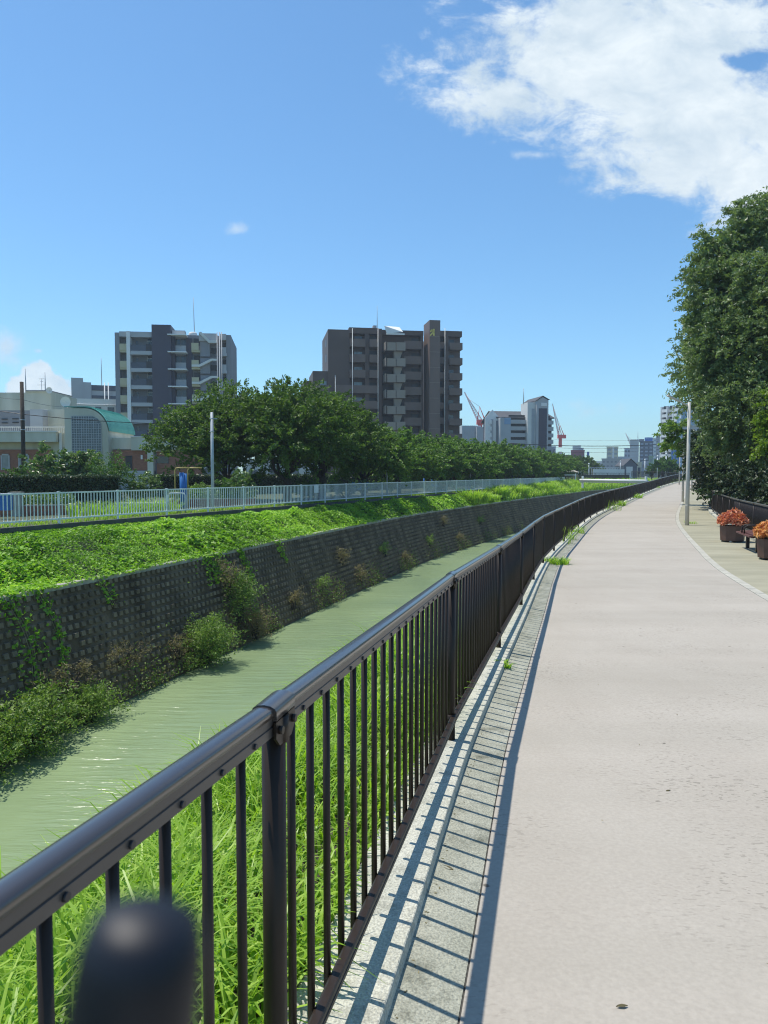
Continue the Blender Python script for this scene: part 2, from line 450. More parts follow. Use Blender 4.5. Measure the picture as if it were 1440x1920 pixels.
def dup(root, loc, label, rz=0.0, sc=1.0, group=None):
    r = root.copy(); COL.objects.link(r)
    r.location = tuple(map(float, loc)); r.rotation_euler = (0, 0, rz); r.scale = (sc, sc, sc) if not hasattr(sc, '__len__') else sc
    r['label'] = label
    if group: r['group'] = group
    for ch in list(root.children):
        c = ch.copy(); COL.objects.link(c); c.parent = r
        for g in list(ch.children):
            d = g.copy(); COL.objects.link(d); d.parent = c
    return r
def struct(mb, name, m):
    return tag(mb.build(name, m), kind='structure')

def np_mesh(name, V, F, m, parent=None, rnd=None, smooth=False):
    """V (n,3), F (m,4) quads; rnd per vertex"""
    me = bpy.data.meshes.new(name)
    nv, nf = len(V), len(F)
    k = F.shape[1]
    me.vertices.add(nv); me.vertices.foreach_set('co', V.astype(np.float32).ravel())
    me.loops.add(nf * k); me.loops.foreach_set('vertex_index', F.astype(np.int32).ravel())
    me.polygons.add(nf)
    me.polygons.foreach_set('loop_start', np.arange(0, nf * k, k, dtype=np.int32))
    me.polygons.foreach_set('loop_total', np.full(nf, k, dtype=np.int32))
    me.polygons.foreach_set('use_smooth', np.full(nf, smooth))
    for mm in (m if isinstance(m, (list, tuple)) else [m]): me.materials.append(MATS[mm])
    if rnd is not None:
        at_ = me.attributes.new('rnd', 'FLOAT', 'POINT'); at_.data.foreach_set('value', rnd.astype(np.float32))
    me.update(calc_edges=True); me.validate()
    o = bpy.data.objects.new(name, me); COL.objects.link(o)
    if parent is not None: o.parent = parent
    return o
def unit(a): return a / (np.linalg.norm(a, axis=-1, keepdims=True) + 1e-9)
def leaf_geo(P, L, W, up=0.6, tdir=None, tj=1.0, fold=0.15, rndv=None):
    """one four-cornered leaf per point; returns V,F,rnd"""
    n = len(P)
    L = np.broadcast_to(L, (n,)) * rng.uniform(.7, 1.25, n); W = np.broadcast_to(W, (n,)) * rng.uniform(.75, 1.2, n)
    N = unit(rng.normal(size=(n, 3)) + np.array((0, 0, 1.0)) * up * 2)
    T = rng.normal(size=(n, 3)) * tj
    if tdir is not None: T = T + tdir
    T = unit(T - N * (T * N).sum(1, keepdims=True))
    S = np.cross(N, T)
    V = np.empty((n, 4, 3))
    V[:, 0] = P - T * L[:, None] * .5
    V[:, 1] = P + S * W[:, None] * .5 + N * (fold * W)[:, None] - T * L[:, None] * .06
    V[:, 2] = P + T * L[:, None] * .5
    V[:, 3] = P - S * W[:, None] * .5 + N * (fold * W)[:, None] - T * L[:, None] * .06
    F = np.arange(4 * n).reshape(n, 4)
    if rndv is None: rndv = rng.beta(2.2, 2.6, n)
    return V.reshape(-1, 3), F, np.repeat(rndv, 4)
def blades_geo(P, H, W, bend, segs=4, lean=None):
    """arched grass blades"""
    n = len(P)
    az = rng.uniform(0, 2 * np.pi, n)
    D = np.stack((np.cos(az), np.sin(az), np.zeros(n)), 1)
    if lean is not None: D = unit(D + lean)
    S = np.stack((-D[:, 1], D[:, 0], np.zeros(n)), 1)
    tw = rng.uniform(-.6, .6, n)[:, None]
    S = unit(S + D * tw)
    V = np.empty((n, segs + 1, 2, 3))
    for i in range(segs + 1):
        t = i / segs
        hz = H * (t - bend * .55 * t ** 3)
        ho = H * bend * (.25 * t + .75 * t ** 2) * .8
        c = P + D * ho[:, None] + np.array((0, 0, 1.0)) * hz[:, None]
        w = W * (1.0 if i == 0 else (1 - t ** 2.2)) * .5 + .0006
        V[:, i, 0] = c - S * w[:, None]; V[:, i, 1] = c + S * w[:, None]
    b = (np.arange(n) * (segs + 1) * 2)[:, None, None]
    i = (np.arange(segs) * 2)[None, :, None]
    F = (b + i + np.array((0, 1, 3, 2))[None, None, :]).reshape(-1, 4)
    r = np.repeat(np.clip(rng.beta(2.2, 2.4, n), 0, 1), (segs + 1) * 2)
    return V.reshape(-1, 3), F, r
def join_geo(gs):
    V, F, Rr, o = [], [], [], 0
    for v, f, r in gs:
        V.append(v); F.append(f + o); Rr.append(r); o += len(v)
    return np.concatenate(V), np.concatenate(F), np.concatenate(Rr)

# ------------------------------------------------------------------ lines of the place
def smooth_line(pts, step=0.25, sig=3.0):
    pts = np.array(pts, float)
    Y = np.arange(pts[0, 1], pts[-1, 1], step)
    X = np.interp(Y, pts[:, 1], pts[:, 0])
    k = int(sig / step); w = np.exp(-.5 * (np.arange(-2 * k, 2 * k + 1) / max(k, 1)) ** 2); w /= w.sum()
    n = 2 * k
    Xp = np.concatenate((X[0] + (X[1] - X[0]) * np.arange(-n, 0), X, X[-1] + (X[-1] - X[-2]) * np.arange(1, n + 1)))
    return Y, np.convolve(Xp, w, 'valid')
FENCE = [(-2.05, -6), (-.62, 0.1), (-.215, 1.6), (.370, 4.45), (1.11, 7.41), (1.78, 10.04), (2.52, 13.0), (3.36, 16.2), (4.16, 18.9), (8.9, 33.5), (15.6, 50), (20.4, 62), (31, 87), (38, 100), (48, 116)]
fY, fX = smooth_line(FENCE, .25, .9)
_w = np.clip((fY - 17) / 9, 0, 1); fX = fX * (1 - _w) + smooth_line(FENCE, .25, 5.0)[1] * _w
# arc length parameter
_ds = np.hypot(np.diff(fX), np.diff(fY)); fS = np.concatenate(((0,), np.cumsum(_ds)))
_tx = np.gradient(fX, fS); _ty = np.gradient(fY, fS)
ZP = [(-6, .18), (0, .078), (1.6, .024), (4.45, -.098), (7.41, -.213), (10, -.284), (13, -.345), (16.2, -.40), (18.9, -.435), (26, -.46), (33.5, -.455), (50, -.40), (62, -.37), (82, -.22), (92, .05), (100, .38), (116, .6)]
zY, zZ = smooth_line([(z, y) for y, z in ZP], .25, 2.0)
def zpath(Y): return np.interp(Y, zY, zZ)
def fpt(s, d=0.0):
    """point at arc length s along the railing, offset d to the right"""
    x, y = np.interp(s, fS, fX), np.interp(s, fS, fY)
    tx, ty = np.interp(s, fS, _tx), np.interp(s, fS, _ty)
    q = np.hypot(tx, ty); tx, ty = tx / q, ty / q
    return x + ty * d, y - tx * d, zpath(y)
def s_of_y(y): return np.interp(y, fY, fS)
KERB_H = 0.058
S_ALL = np.concatenate((np.arange(0, 45, .4), np.arange(45, fS[-1], 1.0)))

def ribbon(prof, ss=S_ALL):
    """profile list (d, dz above path) swept along the railing line"""
    rows = []
    for s in ss:
        r = []
        for d, dz in prof:
            x, y, z = fpt(s, d); r.append((x, y, z + dz))
        rows.append(r)
    return rows
PATH_L, PATH_R = 0.40, 3.44
mb = MB(); mb.strip(ribbon([(-.15, -.3), (-.15, KERB_H - .01), (-.14, KERB_H), (.117, KERB_H), (.1205, KERB_H - .003), (.126, .018), (.126, -.2)])); struct(mb, 'kerb', 'kerb_concrete')
mb = MB(); mb.strip(ribbon([(.125, .016), (.318, -.002)])); struct(mb, 'gutter', 'gutter_concrete')
mb = MB(); mb.strip(ribbon([(.305, -.005), (.336, -.005)])); struct(mb, 'gutter_joint', 'joint_dark')
mb = MB(); mb.strip(ribbon([(.325, -.03), (.325, .001), (1.4, .008), (2.4, .008), (PATH_R, .002), (PATH_R, -.03)])); struct(mb, 'path', 'path_coating')
# pale kerb stones between path and pavement
rows_mb = MB()
s = 2.0
while s < fS[-1] - 1:
    q = [fpt(s + .004, PATH_R + .006), fpt(s + .004, PATH_R + .150), fpt(s + .588, PATH_R + .150), fpt(s + .588, PATH_R + .006)]
    zt = .006 + random.uniform(-.0015, .0015)
    vs = [(x, y, z - .05) for x, y, z in q] + [(x, y, z + zt) for x, y, z in q]
    rows_mb.add(vs, [(4, 7, 6, 5), (0, 1, 5, 4), (1, 2, 6, 5), (2, 3, 7, 6), (3, 0, 4, 7)])
    s += .6
struct(rows_mb, 'kerb_stones', 'kerb_stone')
mb = MB(); mb.strip(ribbon([(PATH_R - .01, -.004), (PATH_R + .165, -.004)])); struct(mb, 'kerb_bed', 'joint_dark')
# right railing line
RF = [(4.4, 0), (6.0, 6), (8.0, 13.0), (9.35, 17.2), (10.5, 20.9), (11.35, 23.6), (12.45, 27.2), (13.75, 31), (16.6, 39), (22.2, 52), (31.2, 75), (40, 95), (46, 106)]
rY, rX = smooth_line(RF, .25, 2.0)
def rfx(y): return np.interp(y, rY, rX)
mbp = MB(); rows = []
for y in np.concatenate((np.arange(0, 45, .5), np.arange(45, 105, 1.5))):
    s = s_of_y(y - .8) if y > 1 else s_of_y(y)
    xl, yl, zl = fpt(s, PATH_R + .156)
    xr = rfx(y); zr = zpath(y)
    rows.append([(xl, yl, zl), (xl + (xr - xl) * .5, (yl + y) / 2, zr + .005), (xr + .05, y, zr + .01)])
mbp.strip(rows); struct(mbp, 'pavement', 'pavement_tan')

# far bank lines
ZW, ZC, ZL = EYE - 6.3, EYE - 3.0, EYE - 1.85        # water, coping, left land
def wx(Y):
    return np.interp(Y, (-40, 127, 145, 160, 200), (-11.68 + .4166 * (-67.6), -11.68 + .4166 * 99.4, 40.5, 56, 96))
CP = [(-25.5, -40), (-13.95, 2), (-9.2, 18.4), (-3.37, 38.3), (2.37, 56.9), (14.1, 84.8), (36.5, 135), (50, 153), (68, 168), (100, 200)]
cY, cX = smooth_line(CP, .5, 4.0)
def cx(Y): return np.interp(Y, cY, cX)
STA = np.concatenate((np.arange(-38, 60, 1.0), np.arange(60, 198, 2.0)))
# left land, far land, right land in one sheet each side
mb = MB(); mb.strip([[(-900, y, ZL), (-60, y, ZL), (wx(y) - .12, y, ZL)] for y in STA])
mb.strip([[(-900, 198, ZL), (wx(198) - .12, 198, ZL)], [(-2500, 4000, ZL), (wx(198), 4000, ZL)]])
mb.strip([[(wx(198), 198, ZL), (2500, 198, ZL)], [(wx(198), 4000, ZL), (2500, 4000, ZL)]])
struct(mb, 'ground', 'far_land')
mb = MB(); rows = []
for y in np.concatenate((np.arange(0, 104, 2.0), (104.0,))):
    rows.append([(rfx(y) - .1, y, zpath(y) - .02), (rfx(y) + 3, y, zpath(y) - .05), (600, y, -.3)])
mb.strip(rows)
xr, yr = rfx(104), 104
mb.strip([[(xr - .1, 104, zpath(104) - .02), (600, 104, -.3)], [(75, 198, ZL + .02), (900, 198, ZL + .02)]])
struct(mb, 'roadside_ground', 'park_soil')
# near side land past the end of the path
x2, y2, z2 = fpt(fS[-1], -.3)
# near bank: from the kerb down to the water
NB = [(-.145, .04), (-.6, -.05), (-1.2, -.35), (-2.5, -1.35), (-4.5, -3.0), (-6.0, -4.6), (-7.2, -5.6)]
def nbz(d): return np.interp(-np.asarray(d), [-a for a, b in NB], [b for a, b in NB])
mb = MB(); mb.strip(ribbon(NB, S_ALL[::2]), smooth=True); struct(mb, 'river_bank', 'soil')
# far bank: low wall foot, slope, coping
mb = MB(); mb.strip([[(wx(y) + .06, y, ZL - .14), (wx(y) + .3 * (cx(y) - wx(y)), y, ZL - .14 + .25 * (ZC - ZL + .14)), (wx(y) + .65 * (cx(y) - wx(y)), y, ZL - .14 + .62 * (ZC - ZL + .14)), (cx(y) - .1, y, ZC - .02)] for y in STA], smooth=True)
struct(mb, 'far_bank', 'green_soil')
mb = MB(); ys = np.concatenate((np.arange(-38, 198, 2.0),))
mb.strip([[(cx(y) - 1, y, ZW), (fpt(s_of_y(min(max(y, -5), 114)), -4)[0] + 4 if y < 100 else cx(y) + 14, y, ZW)] for y in ys])
struct(mb, 'water', 'river_water')

# revetment wall of stepped blocks
WALL_OFF = 1.25
def wall_frame(y):
    t = np.array((cx(y + .5) - cx(y - .5), 1.0, 0)); t /= np.linalg.norm(t)
    nrm = np.array((t[1], -t[0], 0))
    return t, nrm
mb = MB(); rows = []
for y in STA:
    t, nr = wall_frame(y); c = np.array((cx(y), y, ZC))
    rows.append([tuple(c + (0, 0, -.02)), tuple(c + nr * WALL_OFF + (0, 0, ZW - ZC)), tuple(c + nr * (WALL_OFF + .3) + (0, 0, ZW - ZC - .8))])
mb.strip(rows)
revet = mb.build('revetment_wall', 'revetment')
tag(revet, 'dark sloping river wall of stepped concrete blocks below the green far bank', 'retaining wall')
bm_ = MB()
y = 3.0; k = 0
slope_v = None
while y < 118:
    t, nr = wall_frame(y)
    c = np.array((cx(y), y, ZC))
    down = nr * WALL_OFF + np.array((0, 0, ZW - ZC)); Ld = np.linalg.norm(down); down /= Ld
    out = np.cross(t, down); out /= np.linalg.norm(out)
    if np.dot(out, nr) < 0: out = -out
    pitch = .245
    for j in range(int(Ld / pitch)):
        if random.random() < .015: continue
        p = c + t * ((j % 2) * .137 + random.uniform(-.006, .006)) + down * ((j + .65) * pitch)
        h = .062 + random.uniform(-.012, .02)
        # wedge: proud at the top edge, dying into the wall lower down
        a, b = .076, .072
        hz = np.array((nr[0], nr[1], 0)) * h
        vs = [p - t * a - down * b, p + t * a - down * b, p + t * a + down * b, p - t * a + down * b,
              p - t * a - down * b + hz, p + t * a - down * b + hz, p + t * a * .95 + down * b + out * .042, p - t * a * .95 + down * b + out * .042]
        bm_.add(vs, [(4, 5, 6, 7), (0, 1, 5, 4), (1, 2, 6, 5), (2, 3, 7, 6), (3, 0, 4, 7)])
    y += .275 * t[1]
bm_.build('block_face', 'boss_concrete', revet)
mb = MB(); rows = []
for y in STA:
    t, nr = wall_frame(y); c = np.array((cx(y), y, ZC))
    rows.append([tuple(c - nr * .18 + (0, 0, -.1)), tuple(c - nr * .18 + (0, 0, .05)), tuple(c + nr * .05 + (0, 0, .05)), tuple(c + nr * .07 + (0, 0, .03)), tuple(c + nr * .07 + (0, 0, -.09)), tuple(c + (0, 0, -.1))])
mb.strip(rows); mb.build('coping', 'coping_concrete', revet)
# low dark wall that carries the white railing
mb = MB(); mb.strip([[(wx(y) - .13, y, ZL - .3), (wx(y) - .13, y, ZL + .03), (wx(y) + .1, y, ZL + .03), (wx(y) + .1, y, ZL - .45)] for y in STA if y < 128])
tag(mb.build('footing_wall', 'dark_concrete'), 'low dark concrete wall under the white railing', 'low wall')

# ------------------------------------------------------------------ dark brown railing
PSP = 2.99
def cap_profile(w, h, z):
    """rounded handrail section (d, z)"""
    r = [(-w / 2, z - h), (-w / 2, z - h * .55)]
    for k in range(7):
        a = math.pi * (1 - k / 6)
        r.append((math.cos(a) * w / 2, z - h * .45 + math.sin(a) * h * .45))
    r += [(w / 2, z - h * .55), (w / 2, z - h)]
    return r
def sweep_between(mb, a, b, n, prof, mi=0, smooth=True):
    """sweep (d,z) section straight from a to b, n = unit vector to the path side"""
    A = [tuple(np.array(a) + np.array(n) * d + np.array((0, 0, z))) for d, z in prof]
    B = [tuple(np.array(b) + np.array(n) * d + np.array((0, 0, z))) for d, z in prof]
    mb.strip([A, B], mi, mi == 1, True)
    k = len(prof)
    mb.add(A, [tuple(range(k))], mi); mb.add(B, [tuple(reversed(range(k)))], mi)
def railing(root, posts, side, detail, nb=20, H=1.0, max_own=100):
    """posts: list of (x,y,z base). side: +1 if the walking side lies to the right of travel"""
    posts = [np.array(p, float) for p in posts]
    own = 0; rest = MB()
    # baluster prototype
    bmb = MB()
    bmb.tube([(0, 0, .085), (0, 0, H - .03)], .0099, 10)
    bmb.tube([(0.009, 0, .125), (0.032, 0, .125)], .006, 6, mi=1)
    bmb.tube([(0.028, 0, H - .053), (0.0345, 0, H - .053)], .0062, 8, mi=2)
    bproto = None
    pproto = None
    for i in range(len(posts)):
        p = posts[i]
        q = posts[i + 1] if i + 1 < len(posts) else posts[i] + (posts[i] - posts[i - 1])
        d = q - p; dh = d.copy(); dh[2] = 0; t = dh / np.linalg.norm(dh)
        n = np.array((t[1], -t[0], 0)) * side
        rz = math.atan2(n[1], n[0])
        # post
        if pproto is None:
            m = MB(); m.tube([(0, 0, -.1), (0, 0, H - .03)], .0255, 16); m.tube([(.0, 0, .10), (.0, 0, .155)], .030, 14); pproto = m.build('post', 'dark_brown_metal', root)
            c = MB()
            sl = math.copysign(1, side)
            sweep_between(c, (0, -.055, 0), (0, .06, 0), (1, 0, 0), cap_profile(.055, .032, H + .005), 1)
            c.add([(x, y, z) for x in (.021, .027) for y, z in ((-.056, H - .030), (.06, H - .030), (.06, H - .064), (.036, H - .084), (-.034, H - .084), (-.056, H - .064))], [(0, 5, 4, 3, 2, 1), (6, 7, 8, 9, 10, 11)] + [(i, (i + 1) % 6, (i + 1) % 6 + 6, i + 6) for i in range(6)])
            c.tube([(.012, 0, H - .086), (.012, 0, H - .03)], .0215, 12)
            for yy in (-.038, .043): c.tube([(.024, yy, H - .05), (.0355, yy, H - .05)], .0085, 10)
            co = c.build('clamp', ['dark_brown_metal', 'rail_cap'], pproto)
            po = pproto
        else:
            po = pproto.copy(); COL.objects.link(po); po.parent = root
            cc = pproto.children[0].copy(); COL.objects.link(cc); cc.parent = po
        po.location = tuple(p); po.rotation_euler = (0, 0, rz)
        if i + 1 == len(posts): break
        m = MB(); sweep_between(m, p, q, n, cap_profile(.045, .021, H), 1)
        m2 = [(.012, H - .062), (.012, H - .016), (.019, H - .016), (.019, H - .038), (.0165, H - .0395), (.0165, H - .0415), (.019, H - .043), (.019, H - .062)]
        sweep_between(m, p, q, n, m2, 2)
        sweep_between(m, p, q, n, [(-.022, H - .04), (-.022, H - .022), (-.017, H - .022), (-.017, H - .04)])
        m.build('top_rail', ['dark_brown_metal', 'rail_cap', 'rail_plate_lit'], root)
        m = MB(); a, b = p + t * .02, q - t * .02
        sweep_between(m, a, b, n, [(.0, .105), (.0, .142), (.006, .145), (.026, .145), (.03, .14), (.03, .128), (.026, .126), (.026, .122), (.03, .12), (.03, .108), (.026, .104)])
        m.build('bottom_rail', 'dark_brown_metal', root)
        for k in range(1, nb + 1):
            f = k / (nb + 1)
            c = p + d * f - n * .011
            if own < max_own:
                if bproto is None:
                    bproto = bmb.build('baluster', ['dark_brown_metal', 'bolt_metal', 'black_bolt'], root); bo = bproto
                else:
                    bo = bproto.copy(); COL.objects.link(bo); bo.parent = root
                bo.location = tuple(c); bo.rotation_euler = (0, 0, rz); own += 1
            else:
                rest.tube([c + (0, 0, .085), c + (0, 0, H - .03)], .0099, 5 if i < 14 else 4, caps=False)
                if i < 9:
                    e = c + n * .036 + (0, 0, H - .053); rest.tube([e - n * .01, e], .0065, 6)
                    e = c + n * .03 + (0, 0, .128); rest.tube([e - n * .02, e], .006, 5, mi=1)
    if rest.v:
        tag(rest.build('baluster_row', ['dark_brown_metal', 'bolt_metal'], root), kind='stuff')
s1 = float(s_of_y(1.6))
plist = []
sv = s1 - PSP
while sv < fS[-1] - .5:
    x, y, z = fpt(sv, 0.0); plist.append((x, y, z + KERB_H)); sv += PSP
rail_root = thing('railing', (0, 0, 0), 'long dark brown railing between the river bank and the pale path', 'railing')
railing(rail_root, plist, 1, True)
# right railing
def resample(xs, ys, y0, y1, step):
    out = []; yy = np.arange(y0, y1, .05); xx = np.interp(yy, ys, xs)
    acc_ = 0; out.append((xx[0], yy[0]))
    for i in range(1, len(yy)):
        acc_ += math.hypot(xx[i] - xx[i - 1], yy[i] - yy[i - 1])
        if acc_ >= step: out.append((xx[i], yy[i])); acc_ = 0
    return out
rp = [(x, y, zpath(y) + .09) for x, y in resample(rX, rY, 14.8, 100, 3.0)]
rr = thing('railing', (0, 0, 0), 'dark railing behind the flower planters, along the trees', 'railing')
railing(rr, rp, -1, False, nb=22, H=1.02)
mb = MB(); mb.strip([[(rfx(y) - .16, y, zpath(y) - .05), (rfx(y) - .16, y, zpath(y) + .085), (rfx(y) + .16, y, zpath(y) + .09), (rfx(y) + .16, y, zpath(y) - .05)] for y in np.arange(6, 100, 1.0)])
tag(mb.build('railing_footing', 'kerb_concrete'), 'pale concrete footing under the dark railing behind the planters', 'footing')

# ------------------------------------------------------------------ white railing across the river
wroot = thing('railing', (0, 0, 0), 'white railing along the top of the far river bank', 'railing')
WH = 1.14
def wpt(n): return np.array((-11.68 + 1.154 * n, 27.6 + 2.77 * n, ZL + .03))
wt = np.array((1.154, 2.77, 0)); wt /= np.linalg.norm(wt); wnr = np.array((wt[1], -wt[0], 0))
rest = MB(); own = 0; wpost = wbar = wtop = wbot = None
wrz = math.atan2(wt[1], wt[0])
for n in range(-3, 37):
    p, q = wpt(n), wpt(n + 1)
    if wpost is None:
        m = MB(); m.box(-.03, .03, -.03, .03, 0, WH); m.box(-.045, .045, -.045, .045, WH, WH + .02); m.box(-.04, .04, -.045, .045, .14, .2)
        wpost = m.build('post', 'white_metal', wroot); o = wpost
    else:
        o = wpost.copy(); COL.objects.link(o); o.parent = wroot
    o.location = tuple(p); o.rotation_euler = (0, 0, wrz)
    if n == 36: break
    L = np.linalg.norm(q - p)
    if wtop is None:
        m = MB(); m.box(.031, L - .031, -.022, .022, WH - .055, WH - .005); wtop = m.build('top_rail', 'white_metal', wroot); a = wtop
        m = MB(); m.box(.031, L - .031, -.022, .022, .15, .205); wbot = m.build('bottom_rail', 'white_metal', wroot); b = wbot
    else:
        a = wtop.copy(); COL.objects.link(a); a.parent = wroot
        b = wbot.copy(); COL.objects.link(b); b.parent = wroot
    for o in (a, b): o.location = tuple(p); o.rotation_euler = (0, 0, wrz)
    for k in range(1, 19):
        c = p + (q - p) * k / 19
        if own < 100 and n >= -1:
            if wbar is None:
                m = MB(); m.box(-.0125, .0125, -.0125, .0125, .2, WH - .05); wbar = m.build('baluster', 'white_metal', wroot); o = wbar
            else:
                o = wbar.copy(); COL.objects.link(o); o.parent = wroot
            o.location = tuple(c); o.rotation_euler = (0, 0, wrz); own += 1
        else:
            rest.obox(c + (0, 0, (.2 + WH - .05) / 2), wt * .0125, wnr * .0125, np.array((0, 0, (WH - .25) / 2)))
tag(rest.build('baluster_row', 'white_metal', wroot), kind='stuff')
# plate on the white railing
m = MB(); sp = at(594, 920, 27.6 + 2.77 * 6.55)
c = wpt(6.6) + (0, 0, .86) + wnr * .035
m.obox(c, wt * .26, wnr * .008, np.array((0, 0, .22))); m.build('sign_plate', 'white_metal', wroot)

# ------------------------------------------------------------------ lamps, poles
def lamp(loc, label, h=4.9, arm=-1.0, group=None, rz=0.0):
    o = thing('street_lamp', loc, label, 'street lamp', group, rz)
    m = MB(); m.tube([(0, 0, -.1), (0, 0, h * .45), (0, 0, h * .455), (0, 0, h)], [.078, .074, .069, .060], 14); m.tube([(0, 0, .75), (0, 0, .79)], .0795, 14)
    m.build('pole', 'lamp_paint', o)
    m = MB(); m.tube([(0, 0, h - .16), (arm * .35, 0, h + .02), (arm * .5, 0, h + .09)], .028, 8); m.build('arm', 'lamp_paint', o)
    m = MB(); a = np.array((arm, 0, .5)); a /= np.linalg.norm(a)
    m.obox(np.array((arm * .62, 0, h + .16)), a * .24, np.array((0, .09, 0)), np.array((-a[2], 0, a[0])) * .028); m.build('lamp_head', 'lamp_paint', o)
    return o
def surf(x, y):
    s = float(s_of_y(y))
    for _ in range(6):
        a, b, _z = fpt(s, 0); c, d, _z = fpt(s, 1); nx, ny = c - a, d - b
        s += (x - a) * -ny + (y - b) * nx
    return float(fpt(s, 0)[2])
def on_path(px, py):
    """ground point under a pixel on the path or pavement"""
    d = ray(px, py); lo, hi = 2.0, 150.0
    for _ in range(60):
        Y = (lo + hi) / 2
        z = EYE + d[2] * Y / d[1]
        if z > zpath(Y): lo = Y
        else: hi = Y
    x = d[0] / d[1] * Y
    if Y < 14:
        for _ in range(8):
            z = surf(x, Y); p = on_z(px, py, z + .006); x, Y = p[0], p[1]
        return np.array((x, Y, surf(x, Y) + .004))
    return np.array((x, Y, zpath(Y)))
L0 = on_path(1288, 985)
lamp0 = lamp(L0, 'pale grey street lamp nearest the flower planters', 4.7)
dup(lamp0, on_path(1280, 941), 'second pale street lamp, behind the one by the planters', sc=1.0)
dup(lamp0, on_path(1297, 920), 'thin pale street lamp in front of the far round bench')
dup(lamp0, on_path(1273.5, 909), 'distant pale street lamp where the pale path ends')

def steel_pole(px, ytop, D, label, r=.07, m_='grey_metal', cat='pole', name='steel_pole', band=True):
    b = at(px, 900, D); b[2] = ZL
    top = at(px, ytop, D)[2]
    o = thing(name, b, label, cat)
    m = MB(); m.tube([(0, 0, -.2), (0, 0, top - ZL)], [r, r * .8], 12); m.build('pole', m_, o)
    if band:
        m = MB(); h = top - ZL
        for f in (.93, .80):
            m.tube([(0, 0, h * f), (0, 0, h * f + .05)], r * 1.25, 12)
        m.box(r * .5, r * 1.2 + .16, -.02, .02, h * .93, h * .93 + .04)
        m.build('band', m_, o)
    return o
steel_pole(398.5, 773, 37.5, 'blue grey steel pole behind the white railing before the largest tree', .085)
steel_pole(725.5, 830, 62, 'slim grey steel pole among the cherry trees near the middle', .075)
steel_pole(882, 842, 88, 'slim grey steel pole in front of the receding tree row', .07)
up = steel_pole(45, 716, 55, 'dark brown utility pole in front of the pale grey hall', .16, 'trunk_bark', 'utility pole', 'utility_pole', False)
m = MB()
m.tube([(0, 0, 5.6), (0, 0, 5.65)], .19, 12); m.tube([(0, 0, 4.9), (0, 0, 4.95)], .19, 12)
m.build('band', 'grey_metal', up)
def cable(pts, label, r=.022, cat='cable'):
    P = [at(*p) for p in pts]
    full = []
    for a, b in zip(P[:-1], P[1:]):
        for k in range(8):
            f = k / 8; s_ = -4 * f * (1 - f) * np.linalg.norm(b - a) * .012
            full.append(a + (b - a) * f + np.array((0, 0, s_)))
    full.append(P[-1])
    m = MB(); m.tube(full, r, 6)
    o = m.build('overhead_cable', 'black_bolt')
    return tag(o, label, cat)
cable([(-120, 748, 56), (45, 777, 55), (330, 795, 60)], 'thick black cable sagging past the teal vaulted roof', .028)
cable([(-120, 728, 56), (45, 750, 55), (150, 762, 74)], 'thin cable meeting the pale hall from the top of the utility pole', .012)

# ------------------------------------------------------------------ planters and bench
def planter(P, label, leaf, rz):
    o = thing('planter', P, label, 'planter', rz=rz)
    r0, r1, h = .32, .355, .47
    def ring(r, z, n=8): return [(r * math.cos(2 * math.pi * (k + .5) / n), r * math.sin(2 * math.pi * (k + .5) / n), z) for k in range(n)]
    m = MB(); m.strip([ring(.27, .03), ring(.33, .05), ring(r1, h), ring(r1 + .005, h + .005), ring(r1 - .04, h + .005), ring(r1 - .05, h - .06)], closed=True)
    m.add(ring(r1 - .05, h - .06), [tuple(range(8))])
    m.build('box', 'planter_brown', o)
    m = MB()
    for k in range(4):
        a = math.pi / 4 + k * math.pi / 2
        m.tube([(.27 * math.cos(a), .27 * math.sin(a), 0), (.27 * math.cos(a), .27 * math.sin(a), .05)], .04, 8)
    m.build('foot', 'coping_concrete', o)
    n = 2300
    u = rng.uniform(size=n); th = rng.uniform(0, 2 * np.pi, n); rr_ = .40 * np.sqrt(u)
    bump_ = .05 * np.sin(5 * th + 1) + .04 * np.sin(9 * th)
    zt = h + .0 + (.33 + 1.4 * bump_) * np.sqrt(np.clip(1 - (rr_ / .46) ** 2, 0, 1)) * rng.uniform(.3, 1.15, n)
    P_ = np.stack((rr_ * np.cos(th), rr_ * np.sin(th), zt), 1)
    V, F, rd = leaf_geo(P_, .14, .045, .4, tdir=unit(P_ - np.array((0, 0, h - .1))) * 1.0, tj=.8, rndv=rng.uniform(0, 1, n))
    np_mesh('flowers', V, F, leaf, o, rd)
    return o
mat('planter_brown', (0.10, 0.052, 0.038), 0.5, 0.15, 4)
mat('bench_wood', (0.11, 0.042, 0.036), 0.55, 0.25, 5, stretch=(1, 1, 1))
pl1 = on_path(1373, 1016); pl1[0] = min(pl1[0], rfx(pl1[1]) - .62)
planter(pl1, 'brown octagonal planter with red leaves, beyond the bench', 'red_leaf', .2)
pl2 = on_path(1450, 1049)
planter(pl2, 'brown octagonal planter with orange leaves, nearer than the bench', 'orange_leaf', .1)
